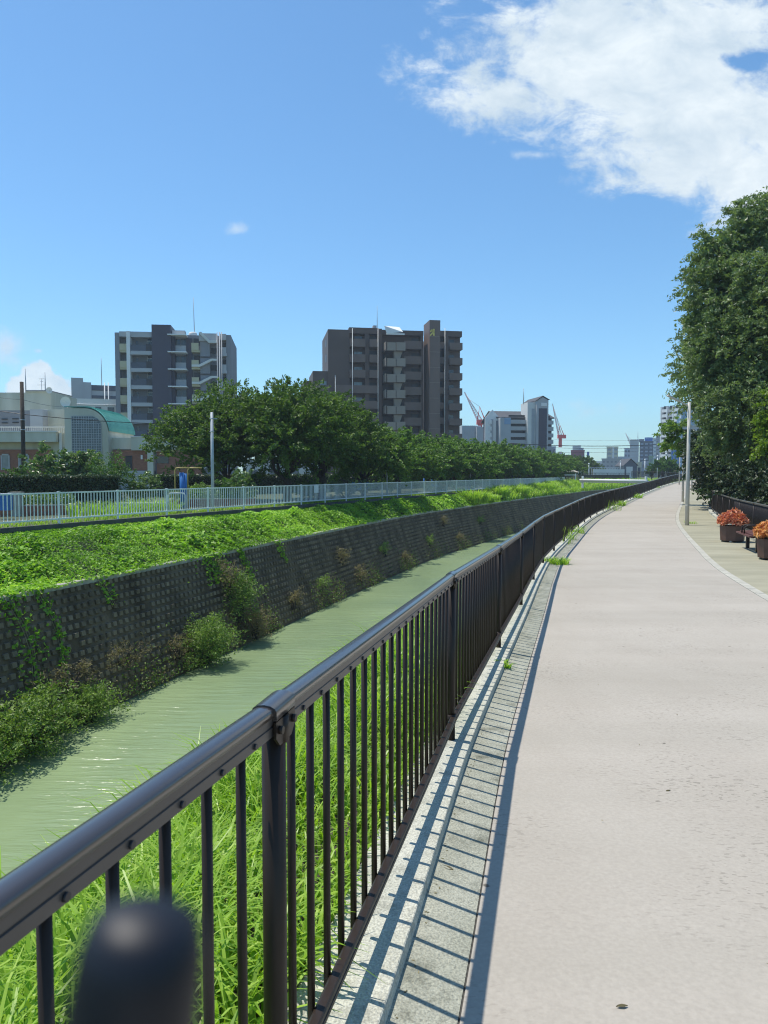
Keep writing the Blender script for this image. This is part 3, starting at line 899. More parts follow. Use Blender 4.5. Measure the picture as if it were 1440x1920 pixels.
# bench between the planters
pA, pB = pl1[:2], pl2[:2]
mid = (pA + pB) / 2 + np.array((-.02, -.15))
bdir = (pA - pB) / np.linalg.norm(pA - pB)
bz = zpath(mid[1])
bench = thing('bench', (mid[0], mid[1], bz), 'low reddish brown bench with metal arm hoops between the two planters', 'bench', rz=math.atan2(bdir[1], bdir[0]))
m = MB()
for k, yy in enumerate((-.2, -.1, 0, .1, .2)):
    zz = .44 - (0.03 if abs(yy) > .15 else 0)
    m.box(-.85, .85, yy - .045, yy + .045, zz - .018, zz + .018)
m.build('seat', 'bench_wood', bench)
for xx in (-.6, .6):
    m = MB(); m.box(xx - .035, xx + .035, -.16, .16, .36, .40); m.box(xx - .05, xx + .05, -.04, .04, .0, .36); m.build('leg', 'dark_brown_metal', bench)
for xx in (-.0, .32):
    m = MB(); m.tube([(xx, -.20, .42), (xx, -.19, .58), (xx, -.12, .635), (xx, .12, .635), (xx, .19, .58), (xx, .20, .42)], .02, 8); m.build('armrest', 'dark_brown_metal', bench)
# far round bench with young tree
fb_ = on_path(1309, 917)
rb = thing('bench', fb_, 'far round dark bench around a thin white post in the shade', 'bench')
m = MB(); m.tube([(0, 0, .40), (0, 0, .45)], .95, 20, smooth=False); m.build('seat', 'bench_wood', rb)
for k in range(6):
    a = k * math.pi / 3
    m = MB(); m.box(.7 * math.cos(a) - .06, .7 * math.cos(a) + .06, .7 * math.sin(a) - .06, .7 * math.sin(a) + .06, 0, .4); m.build('leg', 'dark_brown_metal', rb)
m = MB(); m.tube([(0, 0, 0), (0, 0, 3.0)], .09, 10); m.build('post', 'lamp_paint', rb)

# blurred black grip in front of the lens: a pole standing on the path
gp = np.array((0, 0, EYE)) + ray(280, 1702) * .066
grip = thing('grip_pole', (gp[0] - .24, gp[1], zpath(gp[1])), 'blurred black rubber tip of a slim pole close to the lens', 'pole')
grip.rotation_euler = (0, math.atan2(.24, gp[2] - zpath(gp[1])), 0)
hz = math.hypot(gp[2] - zpath(gp[1]), .24)
m = MB(); m.tube([(0, 0, 0), (0, 0, hz - .07)], .0036, 12); m.build('shaft', 'black_bolt', grip)
m = MB()
prof = [(-.085, .0044), (-.08, .0056), (-.03, .0058), (-.010, .0058), (-.004, .0055), (-.0015, .0047), (-.0004, .0030), (.0, .0005)]
m.tube([(0, 0, hz + a) for a, b in prof], [b for a, b in prof], 24)
for k in range(5):
    z_ = hz - .014 - k * .008
    m.tube([(0, 0, z_ - .0015), (0, 0, z_), (0, 0, z_ + .0015)], [.0060, .0065, .0060], 24)
m.build('rubber_grip', 'black_rubber', grip)

# ------------------------------------------------------------------ buildings
class Facade:
    """front plane of a building: through the pixel (px0, any) at distance Y0, turned by yaw"""
    def __init__(s, px0, Y0, yaw, name, label, cat, z0=ZL):
        p = at(px0, 887, Y0)
        s.o = np.array((p[0], p[1], z0)); s.a = R(yaw); s.z0 = z0
        s.u = np.array((math.cos(s.a), math.sin(s.a), 0)); s.n = np.array((math.sin(s.a), -math.cos(s.a), 0))
        s.root = thing(name, s.o, label, cat, rz=s.a)
        s.E = np.array((0, 0, EYE))
    def uz(s, px, py, v=0.0):
        """local (u, z) where the pixel's ray meets the plane v behind the front"""
        d = ray(px, py)
        P0 = s.o - s.n * v
        k = np.dot(P0 - s.E, s.n) / np.dot(d, s.n)
        h = s.E + d * k - s.o
        return float(np.dot(h, s.u)), float(h[2])
    def U(s, px, v=0.0): return s.uz(px, 887, v)[0]
    def Z(s, py, px=None, v=0.0): return s.uz(px if px is not None else 720, py, v)[1]
    def part(s, name, m, *boxes, sub=None):
        """boxes: (u0,u1,v0,v1,z0,z1); one mesh part"""
        if name in ("brick_wall", "parapet") and len(boxes) > 1:
            for b in boxes: o = s.part(name, m, b, sub=sub)
            return o
        mb = MB()
        for b in boxes: mb.box(*b[:6])
        return mb.build(name, m, sub if sub is not None else s.root)
mat('brown_tile', (0.115, 0.076, 0.062), 0.6, 0.10, .35)
mat('brown_tile_light', (0.175, 0.120, 0.098), 0.6, 0.10, .35)
mat('brown_pale', (0.30, 0.25, 0.205), 0.7, 0.08, .4)
mat('dark_opening', (0.030, 0.030, 0.034), 0.4, 0.2, 1)
mat('window_glass', (0.035, 0.045, 0.055), 0.08, 0.3, .8, spec=0.6)
mat('curtain_glass', (0.20, 0.24, 0.26), 0.12, 0.3, 1.2, spec=0.6)
mat('navy_tile', (0.070, 0.064, 0.088), 0.6, 0.10, .3)
mat('slate_wall', (0.25, 0.255, 0.275), 0.75, 0.07, .3)
mat('light_grey_wall', (0.45, 0.46, 0.47), 0.8, 0.06, .3)
mat('pale_wall', (0.68, 0.68, 0.64), 0.8, 0.07, .3)
mat('beige_panel', (0.52, 0.47, 0.31), 0.7, 0.06, .4)
mat('white_trim', (0.80, 0.80, 0.78), 0.6, 0.04, .5)
mat('stained_concrete', (0.46, 0.455, 0.36), 0.9, 0.0, .8, 0.2, 20, col2=(0.64, 0.63, 0.52), stretch=(1, 1, .25))
mat('brick_red', (0.30, 0.135, 0.085), 0.85, 0.18, 3, stretch=(1, 1, 4))
mat('copper_green', (0.10, 0.36, 0.29), 0.55, 0.12, 1.2)
mat('glass_block', (0.05, 0.075, 0.10), 0.15, 0.3, 3, spec=0.6)
mat('gold_metal', (0.75, 0.60, 0.14), 0.4, 0.05, 2)
mat('roof_slate', (0.065, 0.066, 0.072), 0.7, 0.1, .5)
mat('net_grey', (0.42, 0.45, 0.47), 0.85, 0.08, .3)
mat('crane_red', (0.70, 0.10, 0.09), 0.5)
mat('crane_white', (0.80, 0.62, 0.60), 0.5)
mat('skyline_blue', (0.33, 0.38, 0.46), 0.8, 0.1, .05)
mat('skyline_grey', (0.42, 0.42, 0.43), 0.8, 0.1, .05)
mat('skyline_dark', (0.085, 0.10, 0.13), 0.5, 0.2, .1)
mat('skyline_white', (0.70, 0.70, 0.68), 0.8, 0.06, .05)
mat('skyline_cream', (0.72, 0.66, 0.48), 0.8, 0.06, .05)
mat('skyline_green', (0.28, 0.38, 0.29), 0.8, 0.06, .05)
mat('maroon_wall', (0.22, 0.08, 0.09), 0.8, 0.1, .05)
mat('signal_blue', (0.04, 0.16, 0.52), 0.5, 0.1, .3)
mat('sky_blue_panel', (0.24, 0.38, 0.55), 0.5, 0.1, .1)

# --- brown apartment tower
B = Facade(612, 144, 9.3, 'apartment_building', 'dark brown apartment tower with gold emblem above the cherry trees', 'apartment building')
fl = 2.93
roof = B.Z(617, 720)
uw0, u0 = B.U(575), B.U(616)
def X(zx): return B.U(560 + zx / 4.5)
def Zz(zy, zx=720): return B.Z(560 + zy / 4.5, 560 + zx / 4.5)
uE = X(1372)
wing_z = Zz(608, 190)
zfl = lambda i, off=0.0: roof - fl * i + off          # i floors below the roof
B.part('wall', 'brown_tile', (u0, X(432), 0, 13, 0, Zz(260, 340)), (X(428), X(700), 1.4, 13, 0, Zz(250, 560)), (X(700), X(1050), 1.4, 13, 0, roof - .2), (X(1165), uE, 1.4, 13, 0, Zz(272, 1300)))
B.part('wing', 'brown_tile', (X(125), u0 + .5, .5, 11, 0, wing_z), (u0 + .5, X(300), -.05, 1.3, 0, Zz(665, 300)), (X(60), X(125), 4.5, 12, 0, Zz(668, 90)))
B.part('pier', 'brown_tile', (X(560), X(597), 0, 1.4, 0, roof - .3))
B.part('pier', 'brown_tile', (X(673), X(700), -.3, 1.4, 0, roof))
B.part('pier', 'brown_tile', (X(1028), X(1048), -.0, 1.4, 0, roof - .4))
B.part('pier', 'brown_tile', (X(1225), X(1262), 0, 1.4, 0, Zz(270, 1240)))
B.part('lift_tower', 'brown_tile_light', (X(1080), X(1168), -2.2, 3, 0, Zz(200, 1120)))
B.part('parapet', 'brown_tile', (X(428), X(675), -.1, 1.4, roof - .95, Zz(246, 560)), (X(700), X(1050), .02, 1.4, roof - 1.0, roof - .12), (X(1166), uE, -.03, 1.4, Zz(320, 1300), Zz(273, 1300)))
for i in range(1, 10):
    zt = Zz(345 + 130 * (i - 1), 600); zb = zt - 1.45
    if zt < 3: break
    if i <= 3:
        for a, b in ((430, 561), (596, 674)):
            B.part('balcony', 'brown_tile_light', (X(a), X(b), -.55, -.42, zb, zt), (X(a), X(b), -.42, 1.4, zb, zb + .2), (X(a), X(a) + .12, -.42, 1.4, zb + .2, zt))
        B.part('window', 'curtain_glass' if i != 1 else 'window_glass', (X(478), X(545), 1.34, 1.4, zt - .3, zt + .75))
        B.part('window', 'dark_opening', (X(600), X(670), 1.34, 1.4, zb + .3, zt + .95))
    else:
        B.part('balcony', 'brown_tile_light', (X(305), X(674), -.55, -.42, zb, zt), (X(305), X(674), -.42, 1.4, zb, zb + .2))
        B.part('balcony', 'brown_tile_light', (X(135), X(258), -.05, .08, zb, zt), (X(135), X(258), .08, .5, zb, zb + .2))
        for a, b, g in ((358, 430, 'curtain_glass'), (475, 545, 'curtain_glass'), (585, 665, 'dark_opening')):
            B.part('window', g, (X(a), X(b), 1.32, 1.4, zt - .3, zt + .78))
        B.part('window', 'curtain_glass', (X(182), X(240), .42, .5, zt - .3, zt + .75))
    # stair bay with slanted flights
    zs = Zz(387 + 132 * (i - 1), 800)
    B.part('stair_parapet', 'brown_pale', (X(730), X(800), -2.4, -2.25, zs - 1.5, zs), (X(806), X(880), -2.4, -2.25, zs - 1.45, zs + .05))
    B.part('landing', 'brown_tile', (X(712), X(880), -2.25, 1.4, zs - 1.5, zs - 1.3))
    B.part('stair_side', 'brown_pale', (X(718) - .07, X(718) + .07, -2.4, 0.8, zs - 1.5, zs + .1))
    m = MB(); m.prism([(X(790), zs - 1.52), (X(862), zs - 1.52), (X(838), zs - 3.0), (X(796), zs - 2.95)], -1.7, -.4); m.build('flight', 'brown_pale', B.root)
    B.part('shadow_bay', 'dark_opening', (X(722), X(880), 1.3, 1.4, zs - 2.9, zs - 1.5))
    # gallery column C
    zc = Zz(360 + 129 * (i - 1), 950)
    B.part('balcony', 'brown_tile_light', (X(885), X(1030), -.5, -.38, zc - 1.5, zc), (X(885), X(1030), -.38, 1.4, zc - 1.5, zc - 1.3))
    B.part('window', 'dark_opening', (X(960), X(1022), 1.32, 1.4, zc - .2, zc + .85))
    zd = Zz(365 + 127.5 * (i - 1), 1200)
    B.part('balcony', 'brown_tile_light', (X(1170), X(1226), .1, .22, zd - 1.2, zd))
    B.part('window', 'dark_opening', (X(1172), X(1226), 1.3, 1.4, zd - 1.2, zd + 1.3))
    ze = Zz(375 + 127.5 * (i - 1), 1320)
    B.part('balcony', 'brown_tile_light', (X(1264), uE, -.5, -.38, ze - 1.3, ze), (X(1264), uE, -.38, 1.4, ze - 1.3, ze - 1.1), (uE - .12, uE, -.38, 1.4, ze - 1.1, ze))
    B.part('window', 'window_glass', (X(1268), X(1318), 1.32, 1.4, ze - .2, ze + .8))
    B.part('tile_joint', 'brown_pale', (X(1080) - .02, X(1168) + .02, -2.22, -2.19, zd + .55, zd + .60))
    if i <= 3:
        B.part('side_window', 'dark_opening', (u0 - .03, u0, 3, 5.5, zb + .6, zt + .5))
for zx in (452, 665, 1222, 308):
    m = MB(); zt_ = Zz(255 if zx != 308 else 650, zx)
    m.tube([(X(zx), -.75, 0), (X(zx), -.75, zt_)], .06, 6); m.build('drain_pipe', 'pale_wall', B.root)
m = MB(); uA, uBn = X(703), X(858)
m.strip([[(X(703), -2.6, Zz(262, 780) + .2), (X(845), -2.6 + 2.2, Zz(262, 780) + .45)], [(X(722), -2.75, Zz(322, 780) + .1), (X(858), -2.75, Zz(306, 780) + .1)]])
m.box(X(722), X(870), -2.7, -2.4, Zz(325, 790), Zz(312, 790))
m.build('stair_canopy', 'white_trim', B.root)
m = MB(); m.tube([(X(690), 4, roof), (X(690), 4, Zz(20, 690))], [.09, .03], 6); m.build('lightning_rod', 'grey_metal', B.root)
B.part('roof_tank', 'skyline_grey', (X(650), X(678), 3, 4.5, roof, Zz(200, 665)))
# gold emblem: a hooked stroke and an upright
def emb(zx, zy): return B.uz(560 + 220 / 1 * 0 + zx, zy, -2.2)
E_ = lambda ax, ay: B.uz(780 + ax / 24.0, 600 + ay / 24.0, -2.2)
def stroke(pts, w):
    m = MB(); P = [np.array((E_(a, b)[0], 0, E_(a, b)[1])) for a, b in pts]
    for a, b in zip(P[:-1], P[1:]):
        d = (b - a) / np.linalg.norm(b - a); nn = np.array((-d[2], 0, d[0])) * w
        vs = []
        for yy in (-2.34, -2.2):
            vs += [tuple(p + np.array((0, yy, 0))) for p in (a - nn - d * w * .6, b - nn + d * w * .6, b + nn + d * w * .6, a + nn - d * w * .6)]
        m.add(vs, [(0, 1, 2, 3), (7, 6, 5, 4), (0, 4, 5, 1), (1, 5, 6, 2), (2, 6, 7, 3), (3, 7, 4, 0)])
    return m
m = stroke([(655, 525), (690, 465), (745, 462), (770, 510), (735, 590), (645, 690)], .125)
k = stroke([(800, 425), (795, 560), (800, 690)], .135); m.add(k.v, k.f)
m.build('emblem', 'gold_metal', B.root)

# --- navy and grey apartment block
G = Facade(219.5, 130, 6.8, 'apartment_building', 'grey apartment block with a navy central wall and a rooftop rod', 'apartment building')
def X(zx): return G.U(200 + zx / 5.54)
def Zg(zy, zx=560): return G.Z(540 + zy / 5.54, 200 + zx / 5.54)
gr_ = Zg(470, 700)
uE = X(1303)
G.part('wall', 'slate_wall', (X(108), X(155), 0, 14, 0, Zg(462, 130)), (X(155), X(500), 1.5, 14, 0, Zg(480, 300)), (X(690), X(1255), 1.5, 14, 0, gr_), (X(1255), uE, 0, 14, 0, Zg(488, 1280)))
G.part('parapet', 'light_grey_wall', (X(155), X(233), -.1, 1.5, Zg(505, 200), Zg(452, 200)), (X(268), X(497), -.1, 1.5, Zg(512, 380), Zg(455, 380)), (X(700), X(832), -.1, 1.5, Zg(496, 760), Zg(442, 760)), (X(975), X(1160), -.1, 1.5, Zg(550, 1060), Zg(472, 1060)), (X(1195), X(1255), -.2, 1.5, Zg(540, 1220), Zg(478, 1220)))
G.part('tower', 'navy_tile', (X(495), X(692), -.6, 6, 0, Zg(388, 590)), (X(692), X(720), .2, 2, 0, Zg(480, 700)))
G.part('pier', 'white_trim', (X(233), X(270), -.5, 1.5, 0, Zg(452, 250)))
G.part('recess', 'navy_tile', (X(832), X(895), 1.2, 1.5, 0, Zg(510, 860)))
for i in range(9):
    o_ = 178.5 * i
    zt = Zg(580 + o_, 200); zb = Zg(650 + o_, 200)
    if zb < 1: break
    G.part('balcony', 'beige_panel', (X(158), X(232), -.2, -.08, zb, zt), (X(158), X(232), -.08, 1.5, zb - .3, zb))
    G.part('window', 'window_glass', (X(200), X(225), 1.42, 1.5, zt - .4, zt + .8))
    zs = Zg(657 + o_, 380)
    G.part('balcony', 'light_grey_wall', (X(272), X(497), -.4, 1.5, zs - .62, zs))
    rl = G.part('balcony_glass', 'skyline_dark', (X(276), X(430), -.33, -.29, zs, zs + 1.0))
    G.part('balcony_glass', 'dark_opening', (X(432), X(490), -.33, -.29, zs, zs + 1.15))
    w_ = G.part('window', 'window_glass', (X(308), X(330), 1.42, 1.5, zs + .6, zs + 1.9))
    w_ = G.part('window', 'window_glass', (X(428), X(480), 1.42, 1.5, zs + .3, zs + 2.35))
    G.part('frame', 'pale_wall', (X(424), X(428), 1.38, 1.5, zs, zs + 2.4), (X(480), X(484), 1.38, 1.5, zs, zs + 2.4), (X(428), X(480), 1.38, 1.41, zs + 1.25, zs + 1.35), (X(428), X(480), 1.38, 1.41, zs + 1.85, zs + 1.92), sub=w_)
    if i % 2 == 0:
        G.part('air_conditioner', 'white_trim', (X(365), X(392), .3, .8, zs, zs + .75))
    ze = Zg(494 + o_, 750)
    G.part('eave', 'white_trim', (X(660), X(852), -1.1, 1.5, ze - .09, ze + .09))
    G.part('window', 'window_glass', (X(722), X(768), 1.40, 1.5, ze - 1.45, ze - .35))
    G.part('window', 'window_glass', (X(776), X(828), 1.40, 1.5, ze - 1.45, ze - .35))
    G.part('panel', 'light_grey_wall', (X(722), X(832), 1.0, 1.5, ze - 2.85, ze - 1.5))
    zp_ = Zg(572 + o_, 935)
    G.part('balcony', 'beige_panel', (X(898), X(972), -.2, -.08, zp_ - 1.25, zp_), (X(898), X(985), -.08, 1.5, zp_ - 1.55, zp_ - 1.25))
    G.part('window', 'dark_opening', (X(910), X(972), 1.40, 1.5, zp_ - .2, zp_ + 1.0))
    # zigzag stair band
    za, zb_ = Zg(815 + o_ - 178.5, 980), Zg(752 + o_ - 178.5, 1130)
    m = MB()
    if i == 0:
        p_ = [(X(975), Zg(470, 980)), (X(1080), Zg(575, 1080)), (X(1165), Zg(575, 1165)), (X(1165), Zg(548, 1165)), (X(1090), Zg(548, 1090)), (X(1000), Zg(458, 1000))]
    else:
        p_ = [(X(900), za - .12), (X(985), za - .12), (X(1110), zb_ - .12), (X(1165), zb_ - .12), (X(1165), zb_ + .22), (X(1100), zb_ + .22), (X(975), za + .25), (X(900), za + .25)]
    m.prism(p_, -.5, .2); m.build('stair_band', 'pale_wall', G.root)
    G.part('stair_wall', 'slate_wall', (X(985), X(1085), .2, .5, zp_ - 2.2, zp_ + .4))
    G.part('window', 'dark_opening', (X(1088), X(1162), 1.40, 1.5, Zg(668 + o_, 1120), Zg(610 + o_, 1120)))
    zr_ = Zg(680 + o_, 1230)
    G.part('balcony', 'light_grey_wall', (X(1200), X(1262), -.3, 1.5, zr_ - .5, zr_), (X(1200), X(1256), -.25, -.2, zr_, zr_ + 1.0))
    G.part('window', 'dark_opening', (X(1208), X(1245), 1.40, 1.5, zr_ + .1, zr_ + 2.0))
for zx in (1166, 1190, 1212):
    m = MB(); m.tube([(X(zx), -.6, 0), (X(zx), -.6, Zg(465, zx))], .07 if zx != 1190 else .11, 6); m.build('drain_pipe', 'light_grey_wall', G.root)
m = MB(); m.tube([(X(893), 5, gr_), (X(884), 5, Zg(25, 884))], [.10, .03], 6); m.build('lightning_rod', 'grey_metal', G.root)
m = MB(); m.tube([(X(875), 5, gr_ - .2), (X(875), 5, Zg(420, 875)), (X(875), 5, Zg(405, 875))], [.75, .75, .55], 12); m.build('roof_tank', 'pale_wall', G.root)

# --- pale hall with the teal vaulted roof
H = Facade(0, 75, 0, 'community_hall', 'pale concrete hall with teal barrel roof and glass block window', 'hall')
def X(zx, v=0): return H.U(zx / 4.5, v)
def Zh(zy, zx=600, v=0): return H.Z(700 + zy / 4.5, zx / 4.5, v)
zpar = Zh(498, 300); zsof = Zh(580, 300); zbr = Zh(640, 300)
H.part('wall', 'stained_concrete', (X(-500), X(440), 1.2, 9, zbr - .05, zsof), (X(430), X(600), .6, 9, 0, zpar - .3), (X(930), X(1250), .5, 9, zbr, Zh(545, 1100)), (X(1116), X(1420), -.2, .5, Zh(650, 1200), Zh(540, 1200)), (X(1252), X(1300), -.25, .5, 0, Zh(650, 1200)), (X(1300), X(1700), .5, 9, zbr, Zh(548, 1400)))
H.part('parapet', 'stained_concrete', (X(-500), X(500), -.5, 1.2, zsof, zpar), (X(500), X(595), .1, .6, zsof - .5, zpar - .1))
H.part('coping', 'pale_wall', (X(-500), X(505), -.56, .2, zpar, zpar + .12), (X(1112), X(1425), -.26, .6, Zh(540, 1200), Zh(540, 1200) + .1))
H.part('brick_wall', 'brick_red', (X(-500), X(432), 1.0, 1.2, 0, zbr), (X(955), X(1252), .2, .5, Zh(820, 1100), zbr - .1), (X(1318), X(1700), .2, .5, 0, Zh(660, 1400)), (X(530), X(600), .5, .6, 0, zbr))
H.part('base_wall', 'light_grey_wall', (X(930), X(1300), .1, .5, 0, Zh(822, 1100)))
H.part('downpipe', 'pale_wall', (X(508), X(530), -.1, .1, 0, zpar - .05))
for a, b in ((-20, 35), (130, 200), (-220, -150)):
    w_ = H.part('window', 'curtain_glass', (X(a), X(b), .93, 1.0, Zh(815, 100), Zh(690, 100)))
    H.part('frame', 'light_grey_wall', (X(a) - .12, X(a), .9, 1.0, Zh(815, 100), Zh(690, 100)), (X(b), X(b) + .12, .9, 1.0, Zh(815, 100), Zh(690, 100)), (X(a), X(b), .9, 1.0, Zh(690, 100), Zh(690, 100) + .15), sub=w_)
H.part('window', 'window_glass', (X(1320), X(1420), .14, .2, Zh(760, 1370), Zh(700, 1370)))
H.part('door', 'dark_opening', (X(1056), X(1112), .14, .2, Zh(815, 1080), Zh(695, 1080)))
H.part('wall_lamp', 'white_trim', (X(1188), X(1203), .05, .2, Zh(725, 1195), Zh(690, 1195)))
# arch profile
zt_, zq = Zh(297, 700), Zh(505, 930)
ux, u_end = X(735), X(932)
prof = [(X(568), zt_), (ux, zt_)]
for k in range(1, 11):
    a = math.pi / 2 * (1 - k / 10)
    prof.append((ux + (u_end - ux) * math.cos(a), zq + (zt_ - zq) * math.sin(a)))
m = MB(); m.prism(prof + [(u_end, 0), (X(568), 0)], -.4, 7.2); m.build('vault_wall', 'stained_concrete', H.root)
m = MB(); r0_ = []
for y_ in (-.46, 7.4):
    r0_.append([(u + (.10 if i > 1 else 0) * (i - 1) / 10, y_, z + .08 + .10) for i, (u, z) in enumerate(prof)])
outer = r0_; inner = [[(u, y, z - .10) for u, y, z in r] for r in r0_]
m.strip(outer); m.strip([inner[0], outer[0]]); m.strip([outer[1], inner[1]])
# seams of the metal roof
for j in range(1, 20):
    y_ = -.46 + 7.86 * j / 20
    for (a, b) in zip(prof[1:-1], prof[2:]):
        i = prof.index(a)
        off = lambda i: (.10) * (i - 1) / 10 if i > 1 else 0
        p = np.array((a[0] + off(i), y_, a[1] + .2)); q = np.array((b[0] + off(i + 1), y_, b[1] + .2))
        m.obox((p + q) / 2, (q - p) / 2, (0, .02, 0), np.array((0, 0, .025)))
m.build('barrel_roof', 'copper_green', H.root)
gz0, gz1 = Zh(760, 750), Zh(365, 700)
gp_ = [(X(630), gz0), (X(876), gz0), (X(873), Zh(425, 873)), (X(845), Zh(385, 845)), (X(800), gz1), (X(628), gz1)]
m = MB(); m.prism(gp_, -.47, -.42); gb = m.build('glass_block_window', 'glass_block', H.root)
m = MB()
du = (X(875) - X(629)) / 12
for k in range(13):
    u_ = X(629) + du * k; zt1 = gz1 if k < 9 else (Zh(385, 845) if k < 11 else Zh(430, 870))
    m.box(u_ - .022, u_ + .022, -.5, -.472, gz0, zt1)
nz = int((gz1 - gz0) / du)
for k in range(nz + 1):
    z_ = gz1 - du * k
    m.box(X(629), X(875) if k > 1 else X(800 + 35 * k), -.496, -.473, z_ - .02, z_ + .02)
m.build('mortar_grid', 'net_grey', gb)
m = MB()
for k in range(40):
    u_ = X(-60) + (X(568) - X(-60)) * k / 39; m.box(u_ - .015, u_ + .015, 1.5, 1.53, zpar - .2, Zh(455, 200, 1.5))
m.box(X(-60), X(568), 1.47, 1.56, Zh(457, 200, 1.5), Zh(449, 200, 1.5)); m.build('terrace_railing', 'pale_wall', H.root)
H.part('upper_wall', 'stained_concrete', (X(376, 4), X(572, 4), 4, 9, 0, Zh(303, 470, 4)))
H.part('vent_wall', 'slate_wall', (X(-400, 3), X(272, 3), 3, 4, 0, Zh(312, 100, 3)))
for a, b, c in ((28, 76, 383), (28, 76, 414), (118, 168, 380), (118, 168, 410)):
    H.part('vent', 'dark_opening', (X(a, 3), X(b, 3), 2.9, 3, Zh(c + 8, 60, 3), Zh(c, 60, 3)))
H.part('stair_block', 'light_grey_wall', (X(272, 3), X(378, 3), 2.8, 4.5, 0, Zh(305, 320, 3)))
H.part('roof_block', 'stained_concrete', (X(-500, 9), X(445, 9), 9, 16, 0, Zh(162, 200, 9)), (X(240, 9), X(430, 9), 8.9, 15, Zh(162, 200, 9), Zh(148, 330, 9)))
H.part('roof_cap', 'slate_wall', (X(238, 9), X(434, 9), 8.8, 15.2, Zh(150, 330, 9), Zh(143, 330, 9)))
def dish(H_, zx, zy, v, r, X, Zh):
    m = MB(); u, z = X(zx, v), Zh(zy, zx, v)
    rows = []
    for q in (0.05, .4, .75, 1.0):
        rows.append([(u + r * q * math.cos(t), v - .35 + .28 * (1 - q * q) * r, z + r * q * math.sin(t)) for t in np.linspace(0, 2 * math.pi, 17)[:-1]])
    m.strip(rows, smooth=True, closed=True); m.tube([(u, v + .2, z - r * 1.6), (u, v, z)], .05, 6); m.tube([(u, v - .1, z), (u, v - .8 * r - .35, z)], .03, 5)
    m.build('dish_antenna', 'pale_wall', H_.root)
dish(H, 577, 243, 2, .52, X, Zh); dish(H, 441, 146, 9, .35, X, Zh)
for zx, zt1, zb1 in ((234, -30, 160), (398, 0, 160)):
    m = MB(); m.tube([(X(zx, 9.5), 9.5, Zh(165, zx, 9.5)), (X(zx, 9.5), 9.5, Zh(zt1 - 10, zx, 9.5))], [.07, .03], 6); m.build('roof_mast', 'grey_metal', H.root)
m = MB(); m.tube([(X(368, 10), 10, Zh(150, 368, 10)), (X(368, 10), 10, Zh(42, 368, 10))], .03, 5)
for zy, w in ((46, 22), (70, 14), (98, 38)): m.tube([(X(368 - w, 10), 10, Zh(zy, 368, 10)), (X(368 + w, 10), 10, Zh(zy, 368, 10))], .025, 5)
m.build('aerial', 'grey_metal', H.root)

# --- far blocks: a box with floors of windows
def block(px0, px1, ytop, D, m, name, label, depth=12, yaw=0, floors=6, cols=3, wmat='skyline_dark', wfrac=.55, hfrac=.5, band=False, cat='building', z0=ZL, zlow=None):
    if yaw == 0: yaw = -math.degrees(math.atan(((px0 + px1) / 2 - 720) / FPX))
    b = Facade(px0, D, yaw, name, label, cat, z0)
    uE, zt = b.uz(px1, ytop)
    zt = b.Z(ytop, (px0 + px1) / 2)
    b.part('wall', m, (0, uE, 0, depth, 0, zt))
    b.uE, b.zt = uE, zt
    if floors:
        fh = zt / (floors + .25)
        for i in range(floors):
            zc = zt - fh * (i + .62)
            if zlow is not None and zc < zlow: continue
            if band:
                b.part('window', wmat, (uE * .04, uE * .96, -.08, 0, zc - fh * hfrac / 2, zc + fh * hfrac / 2))
            else:
                for k in range(cols):
                    uc = uE * (k + .5) / cols; w = uE / cols * wfrac / 2
                    b.part('window', wmat, (uc - w, uc + w, -.08, 0, zc - fh * hfrac / 2, zc + fh * hfrac / 2))
        b.part('roof_edge', m, (-.15, uE + .15, -.15, depth + .1, zt, zt + .35))
    return b
b = block(137, 224, 722, 170, 'light_grey_wall', 'apartment_building', 'light grey stepped block behind the hall, left of the navy one', 14, 0, 0)
b.part('stair_block', 'light_grey_wall', (b.U(137), b.U(159), -.4, 6, 0, b.Z(709, 150)), (b.U(159), b.U(174), -.3, 6, 0, b.Z(717, 165)))
for y0_, y1_ in ((723, 733), (742, 747.5)): b.part('window', 'skyline_dark', (b.U(175), b.U(224), -.1, 0, b.Z(y1_, 200), b.Z(y0_, 200)))
m = MB(); m.tube([(b.U(194), 3, b.zt), (b.U(194), 3, b.Z(667, 194))], [.14, .05], 6); m.build('lightning_rod', 'grey_metal', b.root)
for px in (206, 199): 
    m = MB(); m.tube([(b.U(px), -.5, 0), (b.U(px), -.5, b.Z(718, px))], .12, 6); m.build('drain_pipe', 'white_trim', b.root)
b = block(100, 224, 747.5, 128, 'pale_wall', 'apartment_building', 'low cream block with dark strip window beside the dish antenna', 10, 0, 0)
b.part('window', 'navy_tile', (b.U(101), b.U(124), -.1, 0, b.Z(766, 110), b.Z(749, 110)))
for a, c in ((140, 153), (181, 192), (204, 216)): b.part('window', 'window_glass', (b.U(a), b.U(c), -.1, 0, b.Z(775, 150), b.Z(762, 150)))
m = MB(); m.tube([(b.U(90), -.3, b.Z(758, 150)), (b.U(224), -.3, b.Z(758, 150))], .07, 5); m.build('terrace_rail', 'white_trim', b.root)
b = block(866, 902, 798, 250, 'net_grey', 'building_site', 'grey sheeted construction block right of the brown tower', 15, 5, 0)
for k in range(1, 6): b.part('sheet_seam', 'skyline_grey', (b.uE * k / 6 - .08, b.uE * k / 6 + .08, -.06, 0, 0, b.zt))
b.part('side_core', 'skyline_grey', (b.uE * .72, b.uE * 1.08, -1.5, 3, 0, b.zt * .97))

